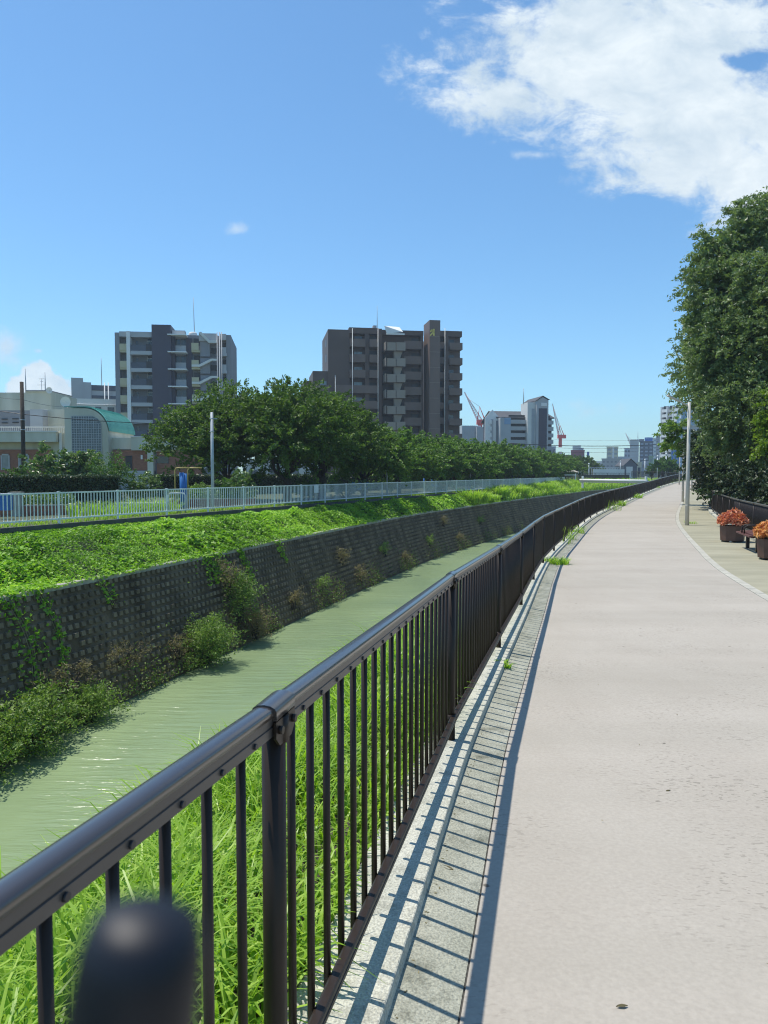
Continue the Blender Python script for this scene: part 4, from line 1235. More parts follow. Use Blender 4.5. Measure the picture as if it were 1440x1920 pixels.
# gabled grey block with the stair tower (zoom factor 7.2 from 880,720)
Q = Facade(930, 200, 9, 'apartment_building', 'grey gabled apartment block with a tall pointed stair tower', 'apartment building')
def X(zx, v=0): return Q.U(880 + zx / 7.2, v)
def Zq(zy, zx=700, v=0): return Q.Z(720 + zy / 7.2, 880 + zx / 7.2, v)
ridge, eav = Zq(355, 520), Zq(458, 560)
ul, ur = X(375), X(1105)
m = MB()
dv = 13
vs = [(ul, 0, 0), (ul, dv, 0), (ul, dv, eav - .5), (ul, dv / 2, ridge - .4), (ul, 0, eav), (ur, 0, 0), (ur, dv, 0), (ur, dv, eav - .5), (ur, dv / 2, ridge - .4), (ur, 0, eav)]
m.add(vs, [(0, 1, 2, 3, 4), (9, 8, 7, 6, 5), (0, 4, 9, 5), (1, 6, 7, 2)])
m.build('wall', 'navy_tile', Q.root)
m = MB()
for a, b_ in (((-.6, eav - .15), (dv / 2, ridge)), ((dv / 2, ridge), (dv + .6, eav - .6))):
    p = [(ul - .5, a[0], a[1]), (ur + .5, a[0], a[1]), (ur + .5, b_[0], b_[1]), (ul - .5, b_[0], b_[1])]
    m.add(p + [(x, y, z + .3) for x, y, z in p], [(0, 3, 2, 1), (4, 5, 6, 7), (0, 1, 5, 4), (1, 2, 6, 5), (2, 3, 7, 6), (3, 0, 4, 7)])
m.build('roof', 'roof_slate', Q.root)
# sunlit end wing: the light is put into a white front sheet
m = MB()
e0, e1 = X(205), X(375)
m.prism([(e0, 0), (e1, 0), (e1, Zq(430, 375)), (X(300), ridge + .1), (e0, Zq(455, 212))], -.25, -.05)
m.build('gable_end', 'white_trim', Q.root)
Q.part('gable_body', 'slate_wall', (e0 + .05, e1, -.05, .5, 0, Zq(458, 212)))
for j in range(6):
    zc = Zq(500 + 88 * j, 290)
    Q.part('gable_window', 'skyline_grey', (X(280), X(312), -.45, -.25, zc - 1.3, zc + .4))
    Q.part('gable_balcony', 'white_trim', (X(262), X(285), -.75, -.25, zc - .8, zc + .2))
    Q.part('gable_window', 'slate_wall', (X(352), X(374), -.4, -.25, zc - 1.6, zc + .1))
    zf = Zq(487 + 90 * j, 640)
    Q.part('balcony', 'light_grey_wall', (X(520), X(760), -1.3, -1.1, zf - 1.0, zf), (X(520), X(760), -1.1, 0, zf - 1.0, zf - .8))
    Q.part('window', 'dark_opening', (X(522), X(755), -.08, 0, zf, zf + 1.3))
    zf2 = Zq(497 + 87 * j, 1050)
    Q.part('balcony', 'light_grey_wall', (X(1005), ur, -1.3, -1.1, zf2 - 1.0, zf2), (X(1005), ur, -1.1, 0, zf2 - 1.0, zf2 - .8))
    Q.part('window', 'dark_opening', (X(1008), ur - .5, -.08, 0, zf2, zf2 + 1.3))
Q.part('glass_shaft', 'net_grey', (X(375), X(428), -2.4, 0, 0, Zq(462, 400)), (X(428), X(518), -2.2, 0, 0, Zq(462, 400)))
Q.part('shaft_window', 'sky_blue_panel', (X(430), X(516), -2.3, -2.2, Zq(552, 470), Zq(470, 470)))
t0, t1 = X(845), X(1002)
tz = Zq(245, 860)
m = MB()
m.prism([(t0, 0), (t1, 0), (t1, Zq(235, 1000)), ((t0 + t1) / 2, Zq(188, 925)), (t0, tz)], -3.0, 3); m.build('stair_tower', 'light_grey_wall', Q.root)
m = MB(); rp_ = [(t0 - .3, tz - .1), ((t0 + t1) / 2, Zq(184, 925)), (t1 + .3, Zq(238, 1000))]
m.strip([[(u, -3.3, z + .2) for u, z in rp_], [(u, 8, z + .2) for u, z in rp_]]); m.build('tower_roof', 'roof_slate', Q.root)
Q.part('tower_flank', 'pale_wall', (X(740), t0, -2.2, 3, 0, Zq(258, 790)))
for j in range(6):
    zc = Zq(380 + 90 * j, 920)
    Q.part('tower_window', 'navy_tile', (t0 + .6, t1 - .4, -3.08, -3.0, zc - 1.1, zc + .75))
    Q.part('flank_window', 'net_grey', (X(795), X(832), -2.28, -2.2, zc - 1.2, zc + .7))
Q.part('tower_window', 'white_trim', (X(905), X(980), -3.1, -3.0, Zq(312, 940), Zq(268, 940)))
m = MB(); m.tube([(X(741), 1, Zq(260, 741)), (X(741), 1, Zq(50, 741))], [.16, .05], 6); m.build('lightning_rod', 'grey_metal', Q.root)

hw = block(455, 610, 867, 100, 'pale_wall', 'house', 'low pale building behind the two cherry trunks', 8, 0, 1, 4, 'slate_wall', .4, .5)
# cranes
def crane(base_px, ybase, ycab, tip, D, label):
    p = at(base_px, ybase, D); o = thing('tower_crane', (p[0], p[1], ZL), label, 'crane')
    def loc(px, py):
        q = at(px, py, D); return np.array((q[0] - p[0], 0, q[2] - ZL))
    zc = loc(base_px, ycab)[2]
    m = MB(); m.tube([(0, 0, 0), (0, 0, zc - 6)], .8, 4, smooth=False); m.build('mast', 'skyline_grey', o)
    m = MB(); m.tube([(0, 0, zc - 4), (0, 0, zc)], .8, 6, smooth=False); m.box(-1.2, 2.4, -1.0, 1.0, zc, zc + 1.6); m.tube([(-1.0, 0, zc + 1.5), (-.2, 0, zc + 6), (1.6, 0, zc + 1.5)], .22, 5); m.build('cab', 'crane_red', o)
    t = loc(*tip); f = np.array((-.8, 0, zc + 1.0)); d = t - f
    m = MB()
    for oy in (-.7, .7):
        m.tube([f + (0, oy, 0), t + (0, oy * .3, 0)], .15, 4, smooth=False)
    up_ = np.array((-d[2], 0, d[0])) / np.linalg.norm(d) * -1.5
    m.tube([f + up_, t], .13, 4)
    for k in range(14):
        a = f + d * k / 14; b_ = f + d * (k + .5) / 14; c = f + d * (k + 1) / 14
        m.tube([a, b_ + up_ * (1 - k / 14), c], .13, 4)
    m.build('jib', 'crane_white', o)
    m = MB(); m.tube([(-.2, 0, zc + 6), f + d * .8], .05, 4); m.build('stay_cable', 'skyline_grey', o)
crane(900, 860, 796, (871, 735), 262, 'red and white crane close right of the brown tower')
crane(1050, 870, 822, (1036, 757), 350, 'red and white crane standing right of the gabled block')
crane(1184, 870, 838, (1173, 812), 620, 'small distant crane boom above the far grey tower')

# skyline beyond the far bridge
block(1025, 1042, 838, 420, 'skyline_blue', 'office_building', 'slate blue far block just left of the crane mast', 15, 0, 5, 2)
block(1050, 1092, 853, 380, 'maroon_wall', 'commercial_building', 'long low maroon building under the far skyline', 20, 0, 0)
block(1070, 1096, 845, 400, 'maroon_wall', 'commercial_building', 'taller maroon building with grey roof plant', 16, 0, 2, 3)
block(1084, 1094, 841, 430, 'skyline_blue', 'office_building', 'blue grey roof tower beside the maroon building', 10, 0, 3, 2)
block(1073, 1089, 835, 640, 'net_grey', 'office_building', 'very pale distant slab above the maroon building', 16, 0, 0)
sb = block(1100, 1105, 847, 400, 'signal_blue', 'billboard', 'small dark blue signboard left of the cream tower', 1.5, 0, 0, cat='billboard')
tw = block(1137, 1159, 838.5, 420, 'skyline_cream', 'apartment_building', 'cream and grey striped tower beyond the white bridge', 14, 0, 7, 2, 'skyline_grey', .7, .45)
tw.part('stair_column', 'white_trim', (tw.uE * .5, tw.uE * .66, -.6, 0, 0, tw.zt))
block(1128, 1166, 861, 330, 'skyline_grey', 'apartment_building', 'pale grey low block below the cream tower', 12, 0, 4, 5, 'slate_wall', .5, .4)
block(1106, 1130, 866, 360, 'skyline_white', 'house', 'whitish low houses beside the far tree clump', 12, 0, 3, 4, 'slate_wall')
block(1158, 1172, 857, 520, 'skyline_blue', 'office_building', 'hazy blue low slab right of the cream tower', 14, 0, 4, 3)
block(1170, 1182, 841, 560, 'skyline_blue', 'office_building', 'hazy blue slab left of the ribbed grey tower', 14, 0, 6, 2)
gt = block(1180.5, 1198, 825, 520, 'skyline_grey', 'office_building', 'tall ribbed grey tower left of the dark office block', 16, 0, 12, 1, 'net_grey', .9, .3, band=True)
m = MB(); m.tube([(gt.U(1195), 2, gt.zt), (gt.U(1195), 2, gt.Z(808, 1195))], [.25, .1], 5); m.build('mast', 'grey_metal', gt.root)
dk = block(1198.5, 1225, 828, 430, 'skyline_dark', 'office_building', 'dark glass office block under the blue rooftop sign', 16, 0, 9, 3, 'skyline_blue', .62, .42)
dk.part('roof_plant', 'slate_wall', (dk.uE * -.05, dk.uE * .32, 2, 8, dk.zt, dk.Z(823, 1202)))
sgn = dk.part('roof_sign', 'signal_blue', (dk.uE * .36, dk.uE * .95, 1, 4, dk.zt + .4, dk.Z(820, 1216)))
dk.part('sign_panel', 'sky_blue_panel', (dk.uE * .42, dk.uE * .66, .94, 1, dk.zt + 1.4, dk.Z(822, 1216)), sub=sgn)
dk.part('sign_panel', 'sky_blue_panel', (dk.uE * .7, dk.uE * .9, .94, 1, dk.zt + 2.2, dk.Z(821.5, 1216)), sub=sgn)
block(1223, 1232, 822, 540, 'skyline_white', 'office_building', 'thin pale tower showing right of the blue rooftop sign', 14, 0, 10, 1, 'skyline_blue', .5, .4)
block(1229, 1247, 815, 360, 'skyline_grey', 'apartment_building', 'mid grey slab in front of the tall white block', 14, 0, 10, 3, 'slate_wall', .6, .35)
WT = Facade(1236.5, 300, -58, 'apartment_building', 'tall white apartment block at the end of the path', 'apartment building')
w0, wz = 0, WT.Z(761, 1262)
uE = WT.U(1278)
WT.part('wall', 'pale_wall', (0, uE, 1.2, 14, 0, wz))
for px in (1236.5, 1247.5, 1258.8, 1270):
    WT.part('pier', 'white_trim', (WT.U(px), WT.U(px) + .45, -.1, 1.2, 0, wz))
nfl = 13
for i in range(nfl):
    zc = WT.Z(764 + 9.4 * i, 1250)
    if zc < 2: break
    for k, (a, c) in enumerate(((1238.8, 1247.5), (1250, 1258.8), (1261, 1270))):
        WT.part('window', 'dark_opening', (WT.U(a), WT.U(c), 1.1, 1.2, zc - .7, zc + .65))
        WT.part('balcony', 'white_trim' if k != 1 else 'light_grey_wall', (WT.U(a), WT.U(c), -.05, .1, zc - 1.8, zc - .65))
WT.part('stair_block', 'sky_blue_panel', (WT.U(1269.5), WT.U(1279), -.8, 8, 0, WT.Z(770, 1275)))
for i in range(11):
    zc = WT.Z(782 + 10 * i, 1275)
    if zc > 2: WT.part('stair_window', 'white_trim', (WT.U(1275), WT.U(1278), -.9, -.8, zc - .6, zc + .5))
bb = block(1257, 1276, 830, 250, 'sky_blue_panel', 'apartment_building', 'pale blue building at the end of the path, below the white block', 12, 0, 6, 3, 'signal_blue', .3, .6)
gw = block(1278, 1330, 800, 190, 'light_grey_wall', 'apartment_building', 'grey balcony block half hidden behind the street lamps', 12, 0, 8, 2, 'dark_opening', .8, .5)
block(1216, 1225, 856, 300, 'skyline_green', 'house', 'pale green narrow building left of the far young trees', 10, 0, 3, 1, 'slate_wall', .25, .5)
# black gabled house
HB = Facade(1170, 260, 0, 'house', 'dark gabled house with a white front at the river end', 'house')
uE = HB.U(1194); ze, zr_ = HB.Z(872, 1182), HB.Z(861, 1182)
m = MB(); m.prism([(0, 0), (uE, 0), (uE, ze), (uE / 2, zr_), (0, ze)], 0, 9); m.build('wall', 'skyline_dark', HB.root)
m = MB(); m.strip([[(-.4, -.5, ze - .2), (uE / 2, -.5, zr_ + .25), (uE + .4, -.5, ze - .2)], [(-.4, 9.5, ze - .2), (uE / 2, 9.5, zr_ + .25), (uE + .4, 9.5, ze - .2)]]); m.build('roof', 'roof_slate', HB.root)
HB.part('door', 'skyline_white', (HB.U(1174), HB.U(1186), -.1, 0, 0, HB.Z(875, 1180)))
block(1194, 1203, 868, 265, 'skyline_cream', 'house', 'small cream house right of the dark gabled house', 8, 0, 1, 1)
for i, (a, c, yt, D_, m_) in enumerate(((1104, 1118, 871, 300, 'skyline_grey'), (1150, 1171, 869, 350, 'skyline_white'), (1203, 1217, 866, 330, 'skyline_blue'), (1226, 1240, 862, 300, 'skyline_grey'))):
    block(a, c, yt, D_, m_, 'house', ('grey flat house behind the far riverside trees', 'white low shed at the foot of the cream tower', 'blue grey low block between cream house and green building', 'grey low block behind the far young trees')[i], 9, 0, 2, 2, 'slate_wall')

# far bridges and pipe
def span(name, pA, pB, w, h, m_, label, cat, pier=True):
    A, Bp = at(*pA), at(*pB); d = Bp - A; L = np.linalg.norm(d[:2]); rz = math.atan2(d[1], d[0])
    o = thing(name, A, label, cat, rz=rz)
    return o, L
o, L = span('pipe_bridge', (1088, 900, 118), (1214, 900, 104), .6, .6, 'white_metal', 'white pipe bridge crossing the grassy river bend', 'pipe bridge')
m = MB(); m.tube([(0, 0, 0), (L, 0, 0)], .17, 12); m.build('pipe', 'white_trim', o)
for x in (0.6, L - .3):
    m = MB(); m.box(x - .11, x + .11, -.12, .12, -1.2, .62); m.build('end_post', 'white_trim', o)
m = MB(); m.box(0, L, -.15, .15, -.36, -.2); m.build('walkway', 'slate_wall', o)
o, L = span('road_bridge', (1085, 886, 175), (1180, 886, 175), 8, 1, 'white_trim', 'low white road bridge over the river in the distance', 'bridge')
m = MB(); m.box(0, L, 0, 8, -2.2, -.5); m.build('deck', 'dark_concrete', o)
m = MB(); m.box(L * .28, L * .9, -.2, 0, -.55, .75); m.build('parapet', 'white_trim', o)
m = MB()
for k in range(30): m.box(L * k / 30, L * k / 30 + .06, 7.8, 7.9, -.5, 1.2)
m.box(0, L, 7.8, 7.9, 1.1, 1.2); m.build('far_railing', 'white_metal', o)
def dark_rail(pts, label, h=1.05):
    o = thing('railing', pts[0], label, 'railing')
    P = [np.array(p) - np.array(pts[0]) for p in pts]
    for a, b in zip(P[:-1], P[1:]):
        d = b - a; L = np.linalg.norm(d); n = max(2, int(L / 3))
        m = MB(); t = d / L
        for z in (h, .12): m.tube([a + (0, 0, z), b + (0, 0, z)], .035, 5)
        for k in range(int(L / .15)):
            c = a + t * k * .15; m.tube([c + (0, 0, .1), c + (0, 0, h)], .012, 4, caps=False)
        m.build('panel', 'dark_brown_metal', o)
        for k in range(n):
            c = a + d * k / n; m = MB(); m.tube([c, c + (0, 0, h + .02)], .035, 6); m.build('post', 'dark_brown_metal', o)
p1, p2, p3 = at(1184, 894, 150), at(1240, 896, 138), at(1277, 899, 124)
dark_rail([tuple(p1), tuple(p2), tuple(p3)], 'far dark railing across the river bend behind the pipe bridge')
q1, q2 = at(1094, 897, 140), at(1182, 897, 146)
dark_rail([tuple(q1), tuple(q2)], 'dark railing on the opposite bank behind the white pipe', 1.0)
# gate post at the end of the white railing
gp0, gp1 = wpt(36), at(1079, 897, 132)
gt_ = thing('gate', gp0, 'small grey gate at the far end of the white railing', 'gate')
m = MB(); d = np.array(gp1) - gp0; d[2] = 0
for k in range(14): c = d * k / 14; m.obox(c + (0, 0, .7), (.03, 0, 0), (0, .03, 0), (0, 0, .7))
m.build('bar_panel', 'dark_concrete', gt_)
m = MB(); m.obox(d + (0, 0, .8), (.09, 0, 0), (0, .09, 0), (0, 0, .9)); m.obox(d * .5 + (0, 0, 1.5), d / 2, (0, .05, 0), (0, 0, .05)); m.build('frame', 'white_metal', gt_)
hut = at(1064, 888, 140)
o = thing('shelter', (hut[0], hut[1], ZL), 'tiny park shelter with a pale pointed roof by the gate', 'shelter')
m = MB(); rr_ = 1.7
m.add([(-rr_, -rr_, 2.0), (rr_, -rr_, 2.0), (rr_, rr_, 2.0), (-rr_, rr_, 2.0), (0, 0, 2.9)], [(0, 1, 4), (1, 2, 4), (2, 3, 4), (3, 0, 4), (3, 2, 1, 0)]); m.build('roof', 'coping_concrete', o)
for a in (-1.2, 1.2):
    for b_ in (-1.2, 1.2):
        m = MB(); m.box(a - .08, a + .08, b_ - .08, b_ + .08, 0, 2.0); m.build('post', 'slate_wall', o)
# distant overhead lines
cable([(955, 831, 150), (1248, 832.5, 170)], 'thickest dark overhead line across the far skyline', .07)
cable([(1030, 824, 190), (1235, 824, 190)], 'thin topmost overhead line across the far skyline', .02)
cable([(1040, 839.5, 185), (1246, 838, 185)], 'thin overhead line just under the thickest one', .03)
cable([(1040, 848, 185), (1240, 843, 185)], 'lowest thin overhead line before the cream tower', .03)
# far lamps
for px, yt, yb, D_, lab in ((1045, 858, 893, 150, 'distant lamp post in front of the end of the tree row'), (1050.5, 866, 892, 165, 'shorter lamp post right behind the tree row lamp'), (1083.5, 870, 885, 190, 'tiny lamp post before the far tree clump'), (1104, 871, 884, 195, 'tiny lamp post at the right of the far tree clump'),
                            (1232.5, 857, 888, 170, 'white lamp post beside the far young trees'), (1248.5, 853, 889, 160, 'tall white lamp post before the pale blue building'), (1209, 863, 886, 200, 'slim white lamp post by the small cream house'), (1163, 866, 884, 230, 'slim white lamp post left of the dark gabled house')):
    P = at(px, yb, D_); t = at(px, yt, D_)
    o = thing('street_lamp', P, lab, 'street lamp', 'distant street lamps')
    m = MB(); m.tube([(0, 0, -1), (0, 0, t[2] - P[2])], .11, 6); m.build('pole', 'white_metal', o)
    m = MB(); m.tube([(0, 0, t[2] - P[2]), (0.0, 0, t[2] - P[2] + .35)], [.22, .16], 8); m.build('lamp_head', 'white_metal', o)

# play frame and park things behind the white railing
pf = at(341, 900, 40); pf[2] = ZL
o = thing('exercise_frame', pf, 'yellow tube frame with a blue post in the park', 'exercise equipment')
mat('frame_yellow', (0.45, 0.34, 0.10), 0.5); mat('post_blue', (0.03, 0.15, 0.42), 0.45)
zt = at(341, 877, 40)[2] - ZL
for dx, dy in ((-.36, 0), (.18, .5)):
    m = MB(); m.tube([(dx, dy, 0), (dx, dy, zt - .15), (dx + .06, dy, zt - .03), (dx + .15, dy, zt), (dx + .75, dy, zt)], .035, 8); m.build('hoop', 'frame_yellow', o)
m = MB(); m.tube([(-.02, .1, 0), (-.02, .1, zt - .25)], .12, 10); m.tube([(.12, .25, 0), (.12, .25, zt - .3)], .08, 8); m.build('post', 'post_blue', o)
bb_ = at(9, 930, 31); o = thing('litter_bin', (bb_[0], bb_[1], ZL), 'small blue box behind the white railing at the picture edge', 'bin')
m = MB(); m.box(-.22, .22, -.2, .2, .35, .98); m.build('box', 'post_blue', o); m = MB(); m.box(-.25, .25, -.23, .23, .98, 1.03); m.build('lid', 'grey_metal', o)
tp = at(30, 925, 33); o = thing('marker_post', (tp[0], tp[1], ZL), 'squat pale concrete post beside the blue box', 'post')
m = MB(); m.box(-.22, .22, -.2, .2, 0, .98); m.box(-.25, .25, -.23, .23, .98, 1.04); m.build('post', 'coping_concrete', o)
pa = at(816, 905, 93); o = thing('climbing_set', (pa[0], pa[1], ZL), 'blue and yellow play panels behind the white railing, under the tree row', 'play equipment', rz=.5)
for k in range(4):
    m = MB(); m.tube([(k * 1.1 - 1.6, 0, 0), (k * 1.1 - 1.6, 0, 1.25)], .09, 8); m.build('post', 'post_blue', o)
for k in (0, 2):
    m = MB(); m.box(k * 1.1 - 1.5, k * 1.1 - .6, -.03, .03, .25, 1.05); m.build('panel', 'frame_yellow', o)
m = MB(); m.box(-.45, .45, -.04, .04, .2, 1.15); m.build('panel', 'post_blue', o)
pa = at(674, 905, 72); o = thing('play_board', (pa[0], pa[1], ZL), 'plain blue board on two legs behind the white railing', 'play equipment', rz=.4)
m = MB(); m.box(-1.0, 1.0, -.04, .04, .3, 1.0); m.build('board', 'post_blue', o)
for x_ in (-.8, .8): m = MB(); m.box(x_ - .05, x_ + .05, .04, .12, 0, 1.0); m.build('leg', 'grey_metal', o)
# flower bed walls
for (x0_, x1_, D_, lab) in ((-30, 145, 32.2, 'low red brick flower bed wall nearest the blue box'), (320, 480, 41, 'long red brick flower bed wall under the steel pole')):
    a, b_ = at(x0_, 960, D_), at(x1_, 960, D_ + (x1_ - x0_) * .012)
    o = thing('flower_bed', (a[0], a[1], ZL), lab, 'flower bed', rz=math.atan2(b_[1] - a[1], b_[0] - a[0]))
    L = np.hypot(*(b_ - a)[:2]); m = MB(); m.box(0, L, 0, 1.4, 0, .42); m.build('wall', 'brick_red', o); m = MB(); m.box(-.02, L + .02, -.02, 1.42, .42, .46); m.build('coping', 'coping_concrete', o)
    n = 1500; P = np.stack((rng.uniform(0, L, n), rng.uniform(.1, 1.3, n), .45 + rng.uniform(0, .45, n)), 1)
    V, F, rd = leaf_geo(P, .14, .09, .5); np_mesh('plants', V, F, 'bush_leaf', o, rd)
for px, D_, lab in ((240, 36, 'white curved bench beside the tall grass behind the railing'),):
    a = at(px, 950, D_); o = thing('bench', (a[0], a[1], ZL), lab, 'bench')
    m = MB(); m.box(-.3, 1.8, -.2, .2, .4, .46); m.build('seat', 'pale_wall', o)
    for xx in (-.1, 1.6): m = MB(); m.box(xx - .05, xx + .05, -.18, .18, 0, .4); m.build('leg', 'grey_metal', o)
    m = MB(); m.tube([(1.9, 0, 0), (1.9, 0, .8), (2.0, 0, .9), (2.6, 0, .9), (2.7, 0, .8), (2.7, 0, 0)], .04, 8); m.build('hoop', 'grey_metal', o)
# ------------------------------------------------------------------ trees and plants
def branch(m, a, b, r0, r1, n=5, wob=.12):
    a, b = np.array(a, float), np.array(b, float); L = np.linalg.norm(b - a)
    P = [a + (b - a) * k / n + (rng.normal(size=3) * wob * L / n if 0 < k < n else 0) for k in range(n + 1)]
    m.tube(P, list(np.linspace(r0, r1, n + 1)), 7)
def spray_crown(lobes, nspray, leaves, L, W, spray_len=1.0, droop=0.0, up=.5, out=1.0, fill=.35, width=.14, bias_up=.3):
    """sprays of leaves growing outward from ellipsoidal lobes [(c, r3)]"""
    vol = np.array([r[0] * r[1] + r[1] * r[2] for _, r in lobes]); pr = vol / vol.sum()
    li = rng.choice(len(lobes), nspray, p=pr)
    C = np.array([c for c, _ in lobes], float)[li]; Rr = np.array([r for _, r in lobes], float)[li]
    d = unit(rng.normal(size=(nspray, 3)) + np.array((0, 0, .25)))
    rad = np.where(rng.uniform(size=nspray) < fill, rng.uniform(.25, .75, nspray), rng.uniform(.72, .98, nspray))
    base = C + d * Rr * rad[:, None]
    g = unit(d * out + np.array((0, 0, bias_up)) + rng.normal(size=(nspray, 3)) * .35)
    sl = spray_len * rng.uniform(.6, 1.3, nspray)
    t = rng.uniform(0, 1, (nspray, leaves))
    P = base[:, None, :] + g[:, None, :] * (t * sl[:, None])[..., None]
    P = P + np.array((0, 0, -1.0)) * (droop * (t ** 2) * sl[:, None])[..., None]
    P = P + rng.normal(size=P.shape) * (width * (1.1 - .7 * t))[..., None] * np.array((1, 1, .55))
    T = np.repeat(g, leaves, 0) + np.array((0, 0, -droop))
    shade = np.clip(np.repeat(rng.normal(.5, .16, nspray), leaves) + rng.normal(0, .13, nspray * leaves), 0, 1)
    return leaf_geo(P.reshape(-1, 3), L, W, up, tdir=T * .9, tj=.7, rndv=shade)
def make_tree(name, loc, label, cat, h, r, trunk_h, leaf, nspray, leaves, L, W, seed, flat=.62, lobes_n=16, group=None, droop=.1, spray_len=1.0, trunk_r=.2, rz=0, stems=1, bias_up=.3, low=0.0):
    global rng
    rng = np.random.default_rng(seed)
    o = thing(name, loc, label, cat, group, rz)
    lobes = []
    ch = h - trunk_h
    for k in range(lobes_n):
        a = k * 2.399 + rng.uniform(-.3, .3); q = math.sqrt((k + .5) / lobes_n)
        rr_ = r * .68 * q
        zc = trunk_h + ch * (.50 + .22 * (1 - q ** 2) + rng.uniform(-.16, .12)) - low * q
        lr = r * rng.uniform(.34, .46)
        lobes.append(((rr_ * math.cos(a), rr_ * math.sin(a), zc), (lr, lr, min(lr * flat, ch * .42))))
    lobes.append(((0, 0, trunk_h + ch * .62), (r * .5, r * .5, ch * .34)))
    g = spray_crown(lobes, nspray, leaves, L, W, spray_len, droop, .5, 1.0, .35, spray_len * .15, bias_up)
    np_mesh('crown', *g[:2], leaf, o, g[2])
    m = MB()
    m.tube([(0, 0, -.2), (0, 0, .15), (0.03, .02, trunk_h * .6), (0, 0, trunk_h * 1.05)], [trunk_r * 1.5, trunk_r * 1.1, trunk_r * .9, trunk_r * .8], 10)
    for c, lr in lobes[::2]:
        branch(m, (0, 0, trunk_h * rng.uniform(.75, 1.05)), c, trunk_r * .5, trunk_r * .08)
    m.build('trunk', 'trunk_bark', o)
    return o
def ground_at(px, D): p = at(px, 890, D); p[2] = ZL; return p
BIGL = dict(leaf='cherry_leaf', droop=.15, spray_len=1.25)
t0 = make_tree('cherry_tree', ground_at(425, 51), 'broad cherry tree at the left end of the row, behind the steel pole', 'tree', 7.9, 5.0, 1.5, 'cherry_leaf', 1500, 34, .23, .12, 11, spray_len=.95, low=1.2)
t1 = make_tree('cherry_tree', ground_at(538, 49.5), 'tallest dark cherry tree with two trunks showing above the white railing', 'tree', 7.7, 4.8, 1.7, 'cherry_leaf', 1500, 34, .23, .12, 12, spray_len=.95, low=1.0, trunk_r=.26)
t2 = make_tree('cherry_tree', ground_at(604, 55), 'dark cherry tree right behind the tallest one, below the brown tower wing', 'tree', 7.2, 4.6, 1.7, 'cherry_leaf', 1300, 34, .24, .13, 13, spray_len=.95, low=.8, trunk_r=.28)
t3 = make_tree('cherry_tree', ground_at(682, 61), 'mid green cherry tree under the left half of the brown tower', 'tree', 5.7, 4.0, 1.3, 'row_leaf', 1000, 30, .28, .15, 14, spray_len=1.0, low=.6)
t4 = make_tree('cherry_tree', ground_at(748, 69), 'mid green cherry tree under the stairs of the brown tower', 'tree', 5.3, 4.0, 1.2, 'row_leaf', 720, 30, .30, .16, 15, spray_len=1.0, low=.6)
names = ['cherry tree under the emblem side of the brown tower', 'cherry tree just right below the brown tower corner', 'cherry tree under the gap between brown tower and gabled block', 'cherry tree below the white gable of the grey block',
         'cherry tree below the balconies of the gabled block', 'cherry tree below the pointed stair tower', 'small cherry tree under the right end of the gabled block', 'last small cherry tree in the row, beside the crane mast']
spots = [(802, 77), (852, 85), (893, 93), (933, 102), (967, 112), (1000, 123), (1029, 135), (1054, 148)]
hs = [5.3, 5.4, 5.4, 5.5, 5.5, 5.5, 5.2, 5.0]
grp = 'cherry trees in a row behind the white railing'
for o in (t0, t1, t2, t3, t4): o['group'] = grp
for i, ((px, D_), nm) in enumerate(zip(spots, names)):
    src = (t3, t4)[i % 2]; k = hs[i] / (5.7, 5.3)[i % 2]
    dup(src, ground_at(px, D_), nm, rz=1.3 * i + .6, sc=(k * 1.12, k * 1.12, k), group=grp)
fc = make_tree('round_tree', ground_at(1082, 205), 'left one of the far dark tree clump beyond the row', 'tree', 6.4, 4.4, 1.2, 'cherry_leaf', 300, 24, .5, .28, 21, spray_len=.9, low=.8)
dup(fc, ground_at(1101, 212), 'right rounded half of the far dark tree clump', rz=1.0)
dup(fc, ground_at(1066, 185), 'low tree between the row end and the far clump', rz=2.0, sc=.7)
# young trees before the far buildings at the path end
yt = make_tree('young_tree', ground_at(1222, 175), 'yellowish young tree in front of the pale green building', 'tree', 3.6, 1.4, .8, 'bamboo_leaf', 160, 22, .35, .2, 31, spray_len=.6)
for px, D_, sc, lab in ((1243, 165, 1.5, 'taller young tree before the pale blue building'), (1254, 158, 1.25, 'young tree close to the white lamp posts'), (1262, 170, 1.1, 'young tree at the foot of the pale blue building'), (1235, 180, 1.1, 'young tree between two white lamp posts')):
    dup(yt, ground_at(px, D_), lab, rz=px, sc=sc)

def bush(name, loc, label, leaf, rx, ry, rz_, n, L, W, seed, droop=.2, up=.5, cat='bush', stems=True, spray=.35, bias=.4):
    global rng
    rng = np.random.default_rng(seed)
    o = thing(name, loc, label, cat)
    lobes = [((rng.uniform(-.5, .5) * rx, rng.uniform(-.5, .5) * ry, rz_ * rng.uniform(.35, .65)), (rx * .55, ry * .55, rz_ * .45)) for _ in range(7)]
    g = spray_crown(lobes, n // 20, 20, L, W, spray, droop, up, 1, .4, spray * .25, bias)
    g[0][:, 2] = np.maximum(g[0][:, 2], .02)
    np_mesh('foliage', *g[:2], leaf, o, g[2])
    m = MB()
    for c, _ in lobes: branch(m, (rng.uniform(-.15, .15), rng.uniform(-.15, .15), -.1), c, .03, .008, 4)
    m.build('stem', 'trunk_bark', o)
    return o
def gl(px, D): p = at(px, 900, D); p[2] = ZL; return p
bush('magnolia_bush', gl(92, 46), 'large glossy bush in front of the hall, left half', 'bush_leaf', 2.1, 1.4, 3.4, 4200, .26, .13, 41, cat='bush', spray=.5)
bush('magnolia_bush', gl(158, 47), 'glossy bush below the glass block window', 'bush_leaf', 1.5, 1.3, 3.0, 3200, .26, .13, 42, spray=.5)
bush('bamboo_bush', gl(212, 44), 'bright green feathery bush right of the glossy bushes', 'bamboo_leaf', 1.25, 1.1, 2.6, 4200, .2, .05, 43, spray=.6)
